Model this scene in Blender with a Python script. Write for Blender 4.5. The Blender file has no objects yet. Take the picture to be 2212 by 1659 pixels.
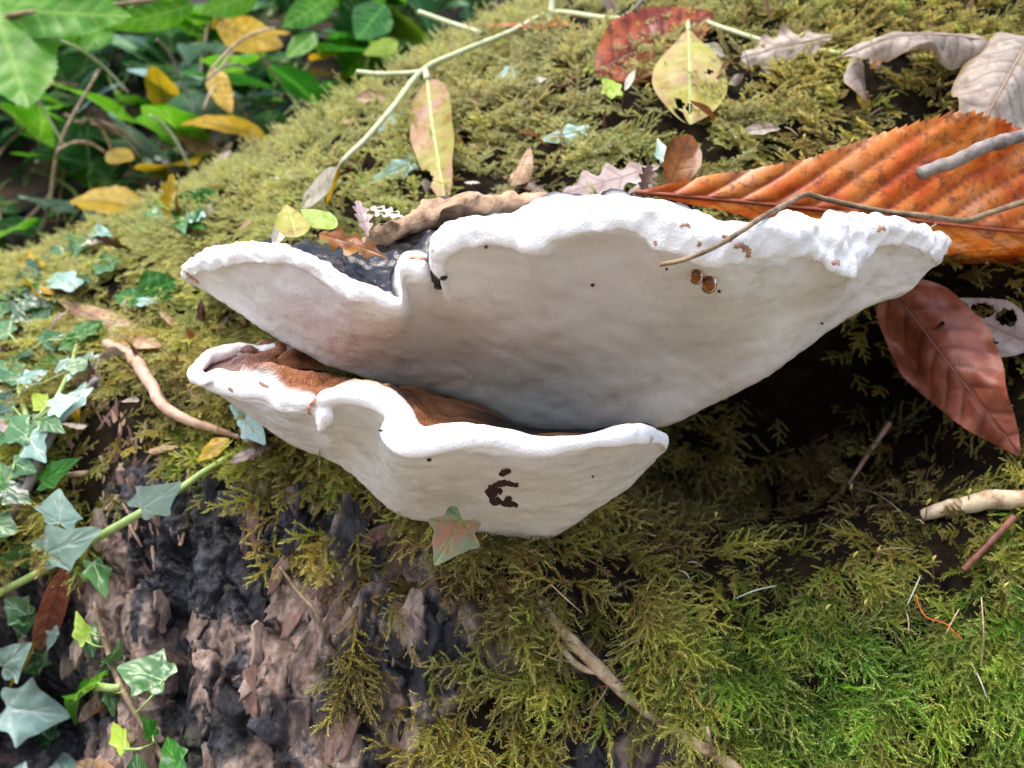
import bpy, math, random
import numpy as np
from mathutils import Vector, Matrix
from mathutils.bvhtree import BVHTree

rng = np.random.default_rng(11)
random.seed(11)
sc = bpy.context.scene
col = sc.collection
R = math.radians

# ------------------------------------------------------------------ camera
CZ = 0.45
HFOV = R(55)
F = 1106.0 / math.tan(HFOV / 2)          # focal length in units of a 2212 px wide frame
cd = bpy.data.cameras.new('camera')
cam = bpy.data.objects.new('camera', cd)
col.objects.link(cam)
cam.location = (0, 0, CZ)
cam.rotation_euler = (R(90), 0, 0)
cd.sensor_fit = 'HORIZONTAL'
cd.angle = HFOV
cd.clip_start = 0.01
cd.clip_end = 500
cd.dof.use_dof = True
cd.dof.focus_distance = 0.298
cd.dof.aperture_fstop = 15.0
sc.camera = cam

# ------------------------------------------------------------------ sky, sun, exposure
SUN_EL, SUN_AZ = R(68), R(-45)            # azimuth from -Y (towards camera), negative = from the left
w = bpy.data.worlds.new('World')
sc.world = w
w.use_nodes = True
nt = w.node_tree
sky = nt.nodes.new('ShaderNodeTexSky')
sky.sky_type = 'NISHITA'
sky.sun_disc = False
sky.sun_elevation = SUN_EL
sky.air_density = 1.0
sky.dust_density = 4.0
sky.ozone_density = 1.0
bg = nt.nodes['Background']
bg.inputs['Strength'].default_value = 0.15
nt.links.new(sky.outputs['Color'], bg.inputs['Color'])
sd = bpy.data.lights.new('sun', 'SUN')
sd.energy = 1.15
sd.angle = R(35)
sd.color = (1.0, 0.97, 0.92)
so = bpy.data.objects.new('sun', sd)
col.objects.link(so)
sdir = Vector((math.sin(SUN_AZ) * math.cos(SUN_EL), -math.cos(SUN_AZ) * math.cos(SUN_EL), math.sin(SUN_EL)))
so.rotation_euler = sdir.to_track_quat('Z', 'Y').to_euler()
so.location = (0, 0, 3)
sky.sun_rotation = math.atan2(sdir.x, sdir.y)
vs = sc.view_settings
vs.view_transform = 'Standard'
vs.look = 'None'
vs.exposure = 1.42
vs.gamma = 1.0
vs.use_curve_mapping = False
sc.cycles.use_denoising = True
sc.cycles.max_bounces = 6
sc.cycles.diffuse_bounces = 3
sc.cycles.glossy_bounces = 2
sc.cycles.transmission_bounces = 4
sc.cycles.caustics_reflective = False
sc.cycles.caustics_refractive = False


# ------------------------------------------------------------------ numeric helpers
def _h(ix, iy, iz, seed):
    n = (ix * 374761393 + iy * 668265263 + iz * 2147483647 + seed * 1274126177) & 0xFFFFFFFF
    n = ((n ^ (n >> 13)) * 1274126177) & 0xFFFFFFFF
    n = n ^ (n >> 16)
    return (n & 0xFFFF) / 65535.0


def vnoise(p, scale=1.0, seed=0):
    q = np.asarray(p, float) * scale
    i = np.floor(q).astype(np.int64)
    f = q - i
    f = f * f * (3 - 2 * f)
    out = 0
    for dx in (0, 1):
        wx = f[..., 0] if dx else 1 - f[..., 0]
        for dy in (0, 1):
            wy = f[..., 1] if dy else 1 - f[..., 1]
            for dz in (0, 1):
                wz = f[..., 2] if dz else 1 - f[..., 2]
                out = out + wx * wy * wz * _h(i[..., 0] + dx, i[..., 1] + dy, i[..., 2] + dz, seed)
    return out * 2 - 1


def fbm(p, scale, oct=4, seed=0, gain=0.5):
    o, a = 0, 1.0
    for k in range(oct):
        o = o + a * vnoise(p, scale * 2.03 ** k, seed + k * 7)
        a *= gain
    return o


def sstep(a, b, x):
    t = np.clip((np.asarray(x, float) - a) / (b - a), 0, 1)
    return t * t * (3 - 2 * t)


def catmull(P, n):
    """n samples along a chord-length Catmull-Rom curve through the rows of P"""
    P = np.asarray(P, float)
    m = len(P)
    d = np.sqrt(np.linalg.norm(np.diff(P, axis=0), axis=1)) + 1e-6
    t = np.concatenate([[0], np.cumsum(d)])
    T = np.zeros_like(P)
    T[1:-1] = (P[2:] - P[:-2]) / (t[2:] - t[:-2])[:, None]
    T[0] = (P[1] - P[0]) / d[0]
    T[-1] = (P[-1] - P[-2]) / d[-1]
    s = np.linspace(0, t[-1], n)
    k = np.clip(np.searchsorted(t, s, 'right') - 1, 0, m - 2)
    h = (t[k + 1] - t[k])
    u = ((s - t[k]) / h)[:, None]
    h = h[:, None]
    return ((2 * u**3 - 3 * u**2 + 1) * P[k] + (u**3 - 2 * u**2 + u) * h * T[k]
            + (-2 * u**3 + 3 * u**2) * P[k + 1] + (u**3 - u**2) * h * T[k + 1])


def ray(px, py):
    return Vector(((px - 1106.0) / F, 1.0, (829.5 - py) / F))


def P3(px, py, y):
    return np.array(((px - 1106.0) / F * y, y, CZ + (829.5 - py) / F * y))


def lin(h):
    h = h.lstrip('#')
    c = [int(h[i:i + 2], 16) / 255 for i in (0, 2, 4)]
    return tuple(x / 12.92 if x <= 0.04045 else ((x + 0.055) / 1.055) ** 2.4 for x in c) + (1.0,)


# ------------------------------------------------------------------ object helpers
def mesh_obj(name, verts, faces, mat, parent=None, loc=(0, 0, 0), smooth=True, attrs=None):
    me = bpy.data.meshes.new(name)
    verts = np.asarray(verts, float)
    me.from_pydata(verts.tolist(), [], faces if isinstance(faces, list) else faces.tolist())
    if smooth:
        me.polygons.foreach_set('use_smooth', np.ones(len(me.polygons), bool))
    if attrs:
        for k, v in attrs.items():
            a = me.attributes.new(k, 'FLOAT', 'POINT')
            a.data.foreach_set('value', np.asarray(v, np.float32))
    if mat is not None:
        me.materials.append(mat)
    me.update()
    o = bpy.data.objects.new(name, me)
    o.location = loc
    col.objects.link(o)
    if parent is not None:
        o.parent = parent
    return o


def empty(name, loc):
    o = bpy.data.objects.new(name, None)
    o.empty_display_size = 0.01
    o.location = loc
    col.objects.link(o)
    return o


def tag(o, label=None, cat=None, group=None, kind=None):
    for k, v in (('label', label), ('category', cat), ('group', group), ('kind', kind)):
        if v:
            o[k] = v
    return o


def grid_faces(nu, nv):
    i = np.arange(nu - 1)[:, None] * nv + np.arange(nv - 1)[None, :]
    return np.stack([i, i + 1, i + nv + 1, i + nv], -1).reshape(-1, 4)


def tube_geo(pts, radii, sides=8, n=None, rough=0.0, seed=0):
    pts = np.asarray(pts, float)
    if n is None:
        n = max(8, 5 * len(pts))
    c = catmull(pts, n) if len(pts) > 2 else np.linspace(pts[0], pts[1], n)
    rr = np.interp(np.linspace(0, 1, n), np.linspace(0, 1, len(radii)), radii)
    t = np.gradient(c, axis=0)
    t /= np.linalg.norm(t, axis=1)[:, None] + 1e-12
    up = np.array((0.13, 0.2, 1.0))
    if abs(t[0] @ up) > 0.95:
        up = np.array((1.0, 0.1, 0))
    b = np.cross(t, up)
    b /= np.linalg.norm(b, axis=1)[:, None] + 1e-12
    nn = np.cross(b, t)
    a = np.linspace(0, 2 * np.pi, sides, endpoint=False)
    ring = np.cos(a)[None, :, None] * b[:, None] + np.sin(a)[None, :, None] * nn[:, None]
    rad = rr[:, None] * np.ones((1, sides))
    if rough:
        q = (c[:, None] + ring * rr[:, None, None])
        rad = rad * (1 + rough * fbm(q, 220, 3, seed))
    v = (c[:, None] + ring * rad[..., None]).reshape(-1, 3)
    f = []
    for i in range(n - 1):
        for j in range(sides):
            k = (j + 1) % sides
            f.append((i * sides + j, i * sides + k, (i + 1) * sides + k, (i + 1) * sides + j))
    f.append(tuple(range(sides))[::-1])
    f.append(tuple((n - 1) * sides + j for j in range(sides)))
    return v, f


def tube(name, pts, radii, mat, parent=None, loc=None, sides=8, rough=0.0, seed=0, n=None):
    pts = np.asarray(pts, float)
    if loc is None:
        loc = (0, 0, 0) if parent is not None else tuple(pts[0])
    origin = np.array(parent.location if parent is not None else loc)
    v, f = tube_geo(pts, radii, sides, n, rough, seed)
    return mesh_obj(name, v - origin, f, mat, parent, (0, 0, 0) if parent is not None else loc)


# ------------------------------------------------------------------ material helpers
class NT:
    def __init__(s, name):
        s.m = bpy.data.materials.new(name)
        s.m.use_nodes = True
        s.t = s.m.node_tree
        s.b = s.t.nodes['Principled BSDF']
        s.out = s.t.nodes['Material Output']
        s.co = None

    def n(s, typ, **kw):
        o = s.t.nodes.new(typ)
        for k, v in kw.items():
            setattr(o, k, v)
        return o

    def l(s, a, b):
        s.t.links.new(a, b)

    def coord(s):
        if s.co is None:
            s.co = s.n('ShaderNodeTexCoord').outputs['Object']
        return s.co

    def noise(s, scale, detail=4, rough=0.55, stretch=None, dist=0.0, off=0.0):
        x = s.n('ShaderNodeTexNoise')
        x.inputs['Scale'].default_value = scale
        x.inputs['Detail'].default_value = detail
        x.inputs['Roughness'].default_value = rough
        x.inputs['Distortion'].default_value = dist
        src = s.coord()
        if stretch or off:
            mp = s.n('ShaderNodeMapping')
            s.l(src, mp.inputs['Vector'])
            if stretch:
                mp.inputs['Scale'].default_value = stretch
            mp.inputs['Location'].default_value = (off, off * 0.7, off * 1.3)
            src = mp.outputs['Vector']
        s.l(src, x.inputs['Vector'])
        return x.outputs['Fac']

    def ramp(s, fac, stops):
        r = s.n('ShaderNodeValToRGB')
        e = r.color_ramp.elements
        while len(e) < len(stops):
            e.new(0.5)
        for k, (p, c) in enumerate(stops):
            e[k].position = p
            e[k].color = c if isinstance(c, tuple) else (c, c, c, 1)
        s.l(fac, r.inputs['Fac'])
        return r.outputs['Color']

    def mix(s, fac, a, b, mode='MIX'):
        x = s.n('ShaderNodeMix', data_type='RGBA', blend_type=mode)
        for v, i in ((fac, 'Factor'), (a, 'A'), (b, 'B')):
            sock = [q for q in x.inputs if q.name == i and (q.type == ('VALUE' if i == 'Factor' else 'RGBA'))][0]
            if hasattr(v, 'is_output'):
                s.l(v, sock)
            else:
                sock.default_value = v
        return [q for q in x.outputs if q.type == 'RGBA'][0]

    def attr(s, name, typ='GEOMETRY'):
        a = s.n('ShaderNodeAttribute')
        a.attribute_name = name
        a.attribute_type = typ
        return a.outputs['Fac']

    def math(s, op, a, b=0.0, clamp=False):
        x = s.n('ShaderNodeMath', operation=op, use_clamp=clamp)
        for k, v in enumerate((a, b)):
            if hasattr(v, 'is_output'):
                s.l(v, x.inputs[k])
            else:
                x.inputs[k].default_value = v
        return x.outputs[0]

    def bump(s, h, strength, dist=0.001):
        b = s.n('ShaderNodeBump')
        b.inputs['Strength'].default_value = strength
        b.inputs['Distance'].default_value = dist
        s.l(h, b.inputs['Height'])
        s.l(b.outputs['Normal'], s.b.inputs['Normal'])
        return b

    def set(s, **kw):
        for k, v in kw.items():
            k = {'rough': 'Roughness', 'color': 'Base Color', 'spec': 'Specular IOR Level', 'coat': 'Coat Weight', 'coat_rough': 'Coat Roughness', 'trans': 'Transmission Weight', 'ior': 'IOR', 'sss': 'Subsurface Weight'}[k]
            if hasattr(v, 'is_output'):
                s.l(v, s.b.inputs[k])
            else:
                s.b.inputs[k].default_value = v
        return s

    def translucent(s, color, amt):
        tr = s.n('ShaderNodeBsdfTranslucent')
        if hasattr(color, 'is_output'):
            s.l(color, tr.inputs['Color'])
        else:
            tr.inputs['Color'].default_value = color
        mx = s.n('ShaderNodeMixShader')
        mx.inputs[0].default_value = amt
        s.l(s.b.outputs[0], mx.inputs[1])
        s.l(tr.outputs[0], mx.inputs[2])
        s.l(mx.outputs[0], s.out.inputs['Surface'])


def mat_leaf(name, cols, vein, rough=0.5, trans=0.25, spots=None, spot_amt=0.5, scale=60, edge=None, spec=0.5):
    m = NT(name)
    f = m.noise(scale, 5, 0.6)
    st = [(0.32 + 0.36 * k / max(1, len(cols) - 1), lin(c)) for k, c in enumerate(cols)]
    c = m.ramp(f, st) if len(cols) > 1 else lin(cols[0])
    if spots:
        s = m.ramp(m.noise(scale * 4.5, 4, 0.7, off=3.1), [(0.5, 0.0), (0.66, spot_amt)])
        c = m.mix(s, c, lin(spots))
    if edge:
        e = m.math('POWER', m.attr('edge'), 5.0)
        c = m.mix(m.math('MULTIPLY', e, m.ramp(m.noise(scale * 2, 3, off=1.7), [(0.35, 0.15), (0.6, 1.0)])), c, lin(edge))
    c = m.mix(m.math('MULTIPLY', m.attr('vein'), 0.85), c, lin(vein))
    fine = m.noise(1500, 3, 0.6)
    c = m.mix(0.22, c, m.ramp(fine, [(0.25, 0.1), (0.75, 0.9)]), 'SOFT_LIGHT')
    m.set(color=c, rough=rough, spec=spec)
    h = m.math('ADD', m.math('MULTIPLY', m.noise(700, 4, 0.6), 0.6), m.math('MULTIPLY', m.attr('vein'), -0.5))
    m.bump(h, 0.35, 0.0006)
    m.translucent(c, trans)
    return m.m


def mat_stem(name, c1, c2, rough=0.55, scale=150, stretch=(1, 1, 1), bump=0.4, dark=None):
    m = NT(name)
    f = m.noise(scale, 6, 0.65, stretch=stretch)
    c = m.ramp(f, [(0.35, lin(c1)), (0.65, lin(c2))])
    if dark:
        c = m.mix(m.ramp(m.noise(scale * 0.45, 4, 0.6, off=5), [(0.52, 0.0), (0.62, 0.8)]), c, lin(dark))
    m.set(color=c, rough=rough)
    m.bump(m.noise(scale * 4, 5, 0.7, stretch=stretch), bump, 0.0008)
    return m.m


# ================================================================== THE LOG
_u = np.array([-2.0, -0.8, -0.5, -0.35, -0.2, 0.0, 0.2, 0.4, 0.8, 2.0])
_Y0 = np.array([0.9, 0.55, 0.46, 0.405, 0.35, 0.308, 0.306, 0.32, 0.36, 0.5])
_Rr = np.array([0.2, 0.2, 0.24, 0.285, 0.345, 0.475, 0.60, 0.64, 0.64, 0.64])
_ut = np.linspace(-1.2, 1.2, 481)


def _smooth(tab):
    y = np.interp(_ut, _u, tab)
    k = np.hanning(41)
    k /= k.sum()
    return np.convolve(np.pad(y, 20, 'edge'), k, 'valid')


_Y0t, _Rt = _smooth(_Y0), _smooth(_Rr)


def log_base(u, th):
    y0 = np.interp(u, _ut, _Y0t)
    r = np.interp(u, _ut, _Rt)
    n = np.stack([0 * u, -np.cos(th), np.sin(th)], -1)
    p = np.stack([u, y0 + r, np.full_like(u, CZ - 0.22)], -1) + n * r[..., None]
    return p, n


def gauss(x, z, cx, cz, rx, rz):
    return np.exp(-(((x - cx) / rx) ** 2 + ((z - cz) / rz) ** 2))


def to_px(p):
    p = np.asarray(p)
    return np.stack([1106 + F * p[..., 0] / p[..., 1], 829.5 - F * (p[..., 2] - CZ) / p[..., 1]], -1)


def in_poly(q, poly):
    x, y = q[..., 0], q[..., 1]
    ins = np.zeros(x.shape, bool)
    j = len(poly) - 1
    for i in range(len(poly)):
        xi, yi = poly[i]
        xj, yj = poly[j]
        c = ((yi > y) != (yj > y)) & (x < (xj - xi) * (y - yi) / (yj - yi + 1e-9) + xi)
        ins ^= c
        j = i
    return ins


BARK = [(250, 1020), (420, 990), (560, 1010), (640, 1060), (800, 1060), (950, 1140), (960, 1240), (1000, 1310), (1130, 1350),
        (1150, 1440), (1000, 1500), (950, 1560), (960, 1800), (-300, 1800), (-300, 1240), (60, 1200), (200, 1180)]
BARK2 = [[(1190, 1370), (1330, 1400), (1450, 1500), (1330, 1490), (1210, 1460)], [(1230, 1535), (1420, 1530), (1560, 1640), (1560, 1740), (1160, 1740)]]
ROT = [(120, 850), (300, 840), (350, 930), (370, 1120), (250, 1180), (160, 1120)]


_gu = np.concatenate([np.linspace(-0.62, -0.24, 60, endpoint=False), np.linspace(-0.24, 0.03, 340, endpoint=False), np.linspace(0.03, 0.30, 130, endpoint=False), np.linspace(0.30, 0.62, 40)])
_gt = np.concatenate([np.linspace(R(-35), R(0), 40, endpoint=False), np.linspace(R(0), R(30), 300, endpoint=False), np.linspace(R(30), R(80), 160, endpoint=False), np.linspace(R(80), R(120), 40)])


def cells(a, b, seed):
    """2-D cellular noise: distance to nearest, distance gap to the next, random value of the cell"""
    ia, ib = np.floor(a).astype(np.int64), np.floor(b).astype(np.int64)
    d1 = np.full(a.shape, 9.0)
    d2 = np.full(a.shape, 9.0)
    rv = np.zeros(a.shape)
    ta = np.zeros(a.shape)
    for da in (-1, 0, 1):
        for db in (-1, 0, 1):
            ca, cb = ia + da, ib + db
            xa = ca + _h(ca, cb, ca * 0 + 1, seed)
            xb = cb + _h(ca, cb, ca * 0 + 2, seed)
            dd = np.hypot(a - xa, b - xb)
            near = dd < d1
            d2 = np.where(near, d1, np.minimum(d2, dd))
            rv = np.where(near, _h(ca, cb, ca * 0 + 3, seed), rv)
            ta = np.where(near, (a - xa) * (_h(ca, cb, ca * 0 + 4, seed) - .5) + (b - xb) * (_h(ca, cb, ca * 0 + 5, seed) - .5), ta)
            d1 = np.where(near, dd, d1)
    return d1, d2 - d1, rv, ta


def build_log(nu, nth, th0, th1, detail):
    u = np.linspace(-0.62, 0.62, nu) if not detail else _gu
    th = np.linspace(th0, th1, nth) if not detail else _gt
    U, T = np.meshgrid(u, th, indexing='ij')
    p, n = log_base(U, T)
    if detail:
        x, z = p[..., 0], p[..., 2] - CZ
        d = 0.006 * fbm(p, 14, 3, 3)
        d += 0.0035 * fbm(p, 60, 3, 9)
        # recess behind the right half of the upper bracket
        d -= 0.14 * gauss(x, z, 0.104, -0.004, 0.068, 0.033)
        d -= 0.075 * gauss(x, z, 0.165, 0.030, 0.040, 0.024)
        d -= 0.014 * gauss(x, z, 0.045, -0.045, 0.035, 0.020)
        # hollow low on the left
        d -= 0.11 * gauss(x, z, -0.215, -0.145, 0.050, 0.065)
        d -= 0.020 * gauss(x, z, -0.125, -0.105, 0.006, 0.040)
        q = to_px(p + n * d[..., None])
        bark = (in_poly(q, BARK) | in_poly(q, BARK2[0]) | in_poly(q, BARK2[1])).astype(float)
        for ax in (0, 1):
            k = np.hanning(13)
            k /= k.sum()
            bark = np.apply_along_axis(lambda a: np.convolve(np.pad(a, 6, 'edge'), k, 'valid'), ax, bark)
        pb = p.copy()
        pb[..., 0] = p[..., 0] * 1.0 + p[..., 2] * 0.35
        st = pb * np.array((1.0, 0.6, 0.42))
        wob = 0.006 * np.stack([fbm(p, 70, 3, 61), fbm(p, 70, 3, 64)], -1)
        ca, cb = pb[..., 0] + wob[..., 0], p[..., 2] + wob[..., 1]
        _, e1, r1, t1 = cells(ca * 62, cb * 27, 3)
        _, e2, r2_, t2 = cells(ca * 210 + r1 * 5, cb * 105, 8)
        sg = np.stack([ca, p[..., 1] * .4, cb * .22], -1)
        rid = 1.1 - 2.2 * np.abs(fbm(sg, 70, 3, 21))
        _, e3, r3_, t3 = cells(ca * 330 + r2_ * 3, cb * 190, 18)
        qd = to_px(p)
        wz = np.exp(-(((qd[..., 0] - 420) / 220) ** 2 + ((qd[..., 1] - 1180) / 220) ** 2))
        d += bark * wz * (0.0026 * (r3_ - .5) + .0024 * t3 - .0012 * (1 - sstep(0, .25, e3)))
        d += bark * (0.0042 * rid + 0.0050 * (r1 - 0.5) + 0.005 * t1 - 0.0045 * (1 - sstep(0, 0.16, e1))
                     + 0.0016 * (r2_ - 0.5) + 0.0022 * t2 - 0.0008 * (1 - sstep(0, 0.2, e2)) + 0.0009 * fbm(p, 420, 2, 5))
        p = p + n * d[..., None]
        return p, n, bark
    return p, n, None


pB, _, _ = build_log(150, 140, R(-60), R(150), False)
bvh_base = BVHTree.FromPolygons(pB.reshape(-1, 3).tolist(), grid_faces(150, 140).tolist())
NU, NTH = len(_gu), len(_gt)
pL, nL, barkL = build_log(NU, NTH, R(-35), R(120), True)
fL = grid_faces(NU, NTH)
bvh_log = BVHTree.FromPolygons(pL.reshape(-1, 3).tolist(), fL.tolist())

def mat_bark(name, mode, bias=0.0):
    m = NT(name)
    geo = m.n('ShaderNodeNewGeometry')
    m.co = geo.outputs['Position']
    st = (1.0, 0.8, 0.55)
    n1 = m.math('ADD', m.noise(45, 5, 0.6, stretch=st), bias)
    if mode == 'log':
        n1 = m.math('SUBTRACT', n1, m.math('MULTIPLY', m.attr('wetbark'), 0.24))
    n2 = m.noise(330, 8, 0.75, stretch=(1.0, 0.8, 0.3), off=2)
    n3 = m.noise(110, 5, 0.65, stretch=st, off=6)
    brown = m.ramp(n3, [(0.32, lin('443832')), (0.5, lin('90796c')), (0.68, lin('c2ac9c'))])
    dark = m.ramp(n3, [(0.34, lin('0e0e10')), (0.52, lin('26262c')), (0.72, lin('585862'))])
    barkc = m.mix(m.ramp(n1, [(0.47, 1.0), (0.56, 0.0)]), brown, dark)
    green = m.ramp(m.noise(70, 4, 0.6, off=12), [(0.60, 0.0), (0.72, 0.45)])
    barkc = m.mix(green, barkc, lin('6a6a3c'))
    barkc = m.mix(0.55, barkc, m.ramp(n2, [(0.3, 0.1), (0.7, 0.9)]), 'OVERLAY')
    rgh = m.mix(m.ramp(n1, [(0.43, 1.0), (0.53, 0.0)]), (0.6, 0.6, 0.6, 1), (0.27, 0.27, 0.27, 1))
    if mode == 'log':
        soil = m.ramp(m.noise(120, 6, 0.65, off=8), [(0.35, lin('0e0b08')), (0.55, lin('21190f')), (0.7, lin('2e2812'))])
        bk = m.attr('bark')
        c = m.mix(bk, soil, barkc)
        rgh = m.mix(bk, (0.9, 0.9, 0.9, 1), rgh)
        m.set(spec=m.math('ADD', 0.1, m.math('MULTIPLY', bk, 0.4)))
    else:
        c = barkc
        if mode:
            c = m.mix(0.55, c, lin(mode))
        m.set(spec=0.5)
    m.set(color=c, rough=rgh)
    m.bump(n2, 1.0, 0.0022)
    return m.m


M_bark = mat_bark('bark', 'log')
_q = to_px(pL)
wetb = sum(a_ * np.exp(-(((_q[..., 0] - cx_) / rx_) ** 2 + ((_q[..., 1] - cy_) / ry_) ** 2) ** 1.5) for cx_, cy_, rx_, ry_, a_ in
           ((420, 1170, 190, 200, 1), (720, 1130, 150, 80, .7), (920, 1430, 130, 90, 1), (470, 1540, 70, 130, .8), (60, 1500, 130, 200, .9), (1000, 1600, 120, 50, .6), (1330, 1600, 150, 100, .5)))
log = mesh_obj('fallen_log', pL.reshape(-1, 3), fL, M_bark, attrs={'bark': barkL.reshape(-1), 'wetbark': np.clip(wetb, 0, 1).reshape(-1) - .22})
tag(log, 'old mossy fallen log with flaking wet bark carrying the two white bracket fungi', 'log')


def at(px, py, off=0.004, final=True):
    d = ray(px, py).normalized()
    for b in ((bvh_log if final else bvh_base), bvh_ground):
        if b is None:
            continue
        hit, nrm, _, dist = b.ray_cast(Vector((0, 0, CZ)), d)
        if hit is not None:
            if nrm.dot(d) > 0:
                nrm = -nrm
            return np.array(hit - d * off), np.array(nrm)
    return np.array(Vector((0, 0, CZ)) + d * 1.2), np.array((0, -0.7, 0.7))


# ================================================================== GROUND
gx = np.concatenate([np.linspace(-30, -2, 24), np.linspace(-1.9, 1.9, 150), np.linspace(2, 30, 24)])
gy = np.concatenate([np.linspace(-30, -0.6, 24), np.linspace(-0.5, 3.0, 150), np.linspace(3.2, 40, 30)])
GX, GY = np.meshgrid(gx, gy, indexing='ij')
GZ = 0.06 + 0 * GX
bank = np.interp(GY - 0.40 * sstep(-0.15, 0.15, GX), [-100, 0.45, 0.60, 0.75, 0.92, 1.3, 2.2, 5, 12, 60], [0, 0, 0.20, 0.50, 0.80, 1.22, 2.2, 4.0, 4.8, 5.0])
GZ = GZ + bank * (0.9 + 0.1 * np.sin(GX * 2))
gp = np.stack([GX, GY, GZ], -1)
GZ = GZ + 0.03 * fbm(gp, 3.1, 3, 31) * (np.abs(GX) < 6) + 0.012 * fbm(gp, 14, 3, 35) * (np.abs(GX) < 3)
gp[..., 2] = GZ
gf = grid_faces(len(gx), len(gy))
m = NT('forest_floor')
c = m.ramp(m.noise(30, 8, 0.7), [(0.35, lin('120d08')), (0.5, lin('2e2214')), (0.62, lin('4a341e')), (0.75, lin('3a4018'))])
litter = m.ramp(m.noise(22, 6, 0.7, off=3), [(0.32, lin('5c5449')), (0.5, lin('8e8476')), (0.68, lin('b2a698'))])  # front litter, lightened to bounce fill light onto the fungus undersides
sep = m.n('ShaderNodeSeparateXYZ')
m.l(m.coord(), sep.inputs[0])
c = m.mix(m.ramp(sep.outputs['Y'], [(0.40, 1.0), (0.48, 0.0)]), c, litter)
m.set(color=c, rough=0.8)
m.bump(m.noise(90, 8, 0.7), 0.9, 0.01)
ground = mesh_obj('ground', gp.reshape(-1, 3), gf, m.m)
tag(ground, 'dark leaf covered woodland floor rising in a bank behind the log', 'ground', kind='structure')
bvh_ground = BVHTree.FromPolygons(gp.reshape(-1, 3).tolist(), gf.tolist())


# ================================================================== BRACKET FUNGI
def loft(rows, ns_, nt_):
    """rows: (t, s, 3) control points -> smooth grid (nt_, ns_, 3)"""
    A = np.stack([catmull(r, ns_) for r in rows])                 # along s
    B = np.stack([catmull(A[:, k], nt_) for k in range(ns_)], 1)   # along t
    return B


def grid_normals(g):
    a = np.gradient(g, axis=0)
    b = np.gradient(g, axis=1)
    n = np.cross(a, b)
    return n / (np.linalg.norm(n, axis=-1, keepdims=True) + 1e-12)


# rim-top px, rim-bottom px, lower outline px, rim depth, top slope
UP = [
    (392, 592, 398, 606, 408, 614, .362, .10), (402, 566, 420, 596, 440, 628, .352, .12), (440, 544, 455, 586, 480, 655, .342, .15),
    (500, 530, 508, 575, 540, 697, .329, .17), (560, 526, 560, 571, 590, 731, .319, .17), (612, 530, 615, 571, 640, 759, .311, .17),
    (652, 544, 662, 583, 690, 787, .304, .17), (700, 567, 712, 618, 740, 808, .298, .17), (742, 594, 752, 645, 790, 820, .294, .16),
    (790, 613, 805, 657, 840, 829, .290, .15), (832, 630, 842, 668, 880, 836, .288, .14), (862, 641, 868, 669, 920, 844, .289, .13),
    (858, 608, 874, 640, 940, 850, .288, .14), (852, 574, 872, 606, 955, 853, .286, .15), (878, 549, 888, 600, 970, 857, .285, .15),
    (915, 551, 918, 606, 990, 860, .285, .15), (943, 578, 944, 604, 1010, 862, .289, .14), (951, 596, 956, 607, 1025, 866, .287, .14),
    (938, 572, 956, 592, 1040, 872, .277, .15), (935, 532, 957, 562, 1060, 882, .272, .16), (946, 497, 985, 541, 1080, 896, .270, .16),
    (985, 473, 1030, 532, 1102, 911, .268, .15), (1050, 463, 1072, 530, 1128, 921, .266, .14), (1105, 460, 1110, 535, 1160, 925, .265, .13),
    (1145, 443, 1140, 547, 1200, 927, .264, .11), (1185, 432, 1176, 541, 1240, 928, .263, .10), (1222, 425, 1203, 520, 1280, 928, .262, .08),
    (1300, 421, 1270, 507, 1330, 927, .261, .08), (1380, 426, 1345, 503, 1380, 924, .261, .08), (1440, 436, 1385, 520, 1420, 918, .262, .08),
    (1490, 450, 1410, 543, 1452, 908, .263, .08), (1535, 467, 1450, 556, 1487, 892, .264, .08), (1580, 481, 1492, 566, 1522, 875, .266, .08),
    (1620, 487, 1542, 582, 1556, 858, .268, .08), (1656, 478, 1587, 577, 1592, 841, .271, .08), (1690, 466, 1632, 567, 1626, 823, .275, .08),
    (1725, 461, 1690, 563, 1661, 802, .280, .08), (1757, 471, 1735, 549, 1691, 783, .286, .08), (1780, 478, 1770, 562, 1716, 766, .290, .08),
    (1806, 467, 1800, 587, 1742, 749, .294, .08), (1836, 465, 1832, 599, 1771, 728, .298, .08), (1860, 468, 1854, 588, 1796, 708, .302, .08),
    (1886, 471, 1864, 550, 1822, 690, .307, .08), (1930, 478, 1892, 534, 1852, 668, .313, .08), (1975, 480, 1945, 532, 1884, 651, .320, .08),
    (2000, 492, 1985, 540, 1930, 645, .328, .08), (2009, 512, 2003, 545, 1964, 628, .334, .08), (2030, 508, 2012, 560, 1986, 602, .340, .08),
    (2047, 526, 2028, 566, 2010, 580, .347, .08), (2046, 548, 2034, 560, 2030, 566, .352, .08)]


def base_depth(px, py):
    p, _ = at(px, py, 0.0, final=False)
    return p[1]


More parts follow.
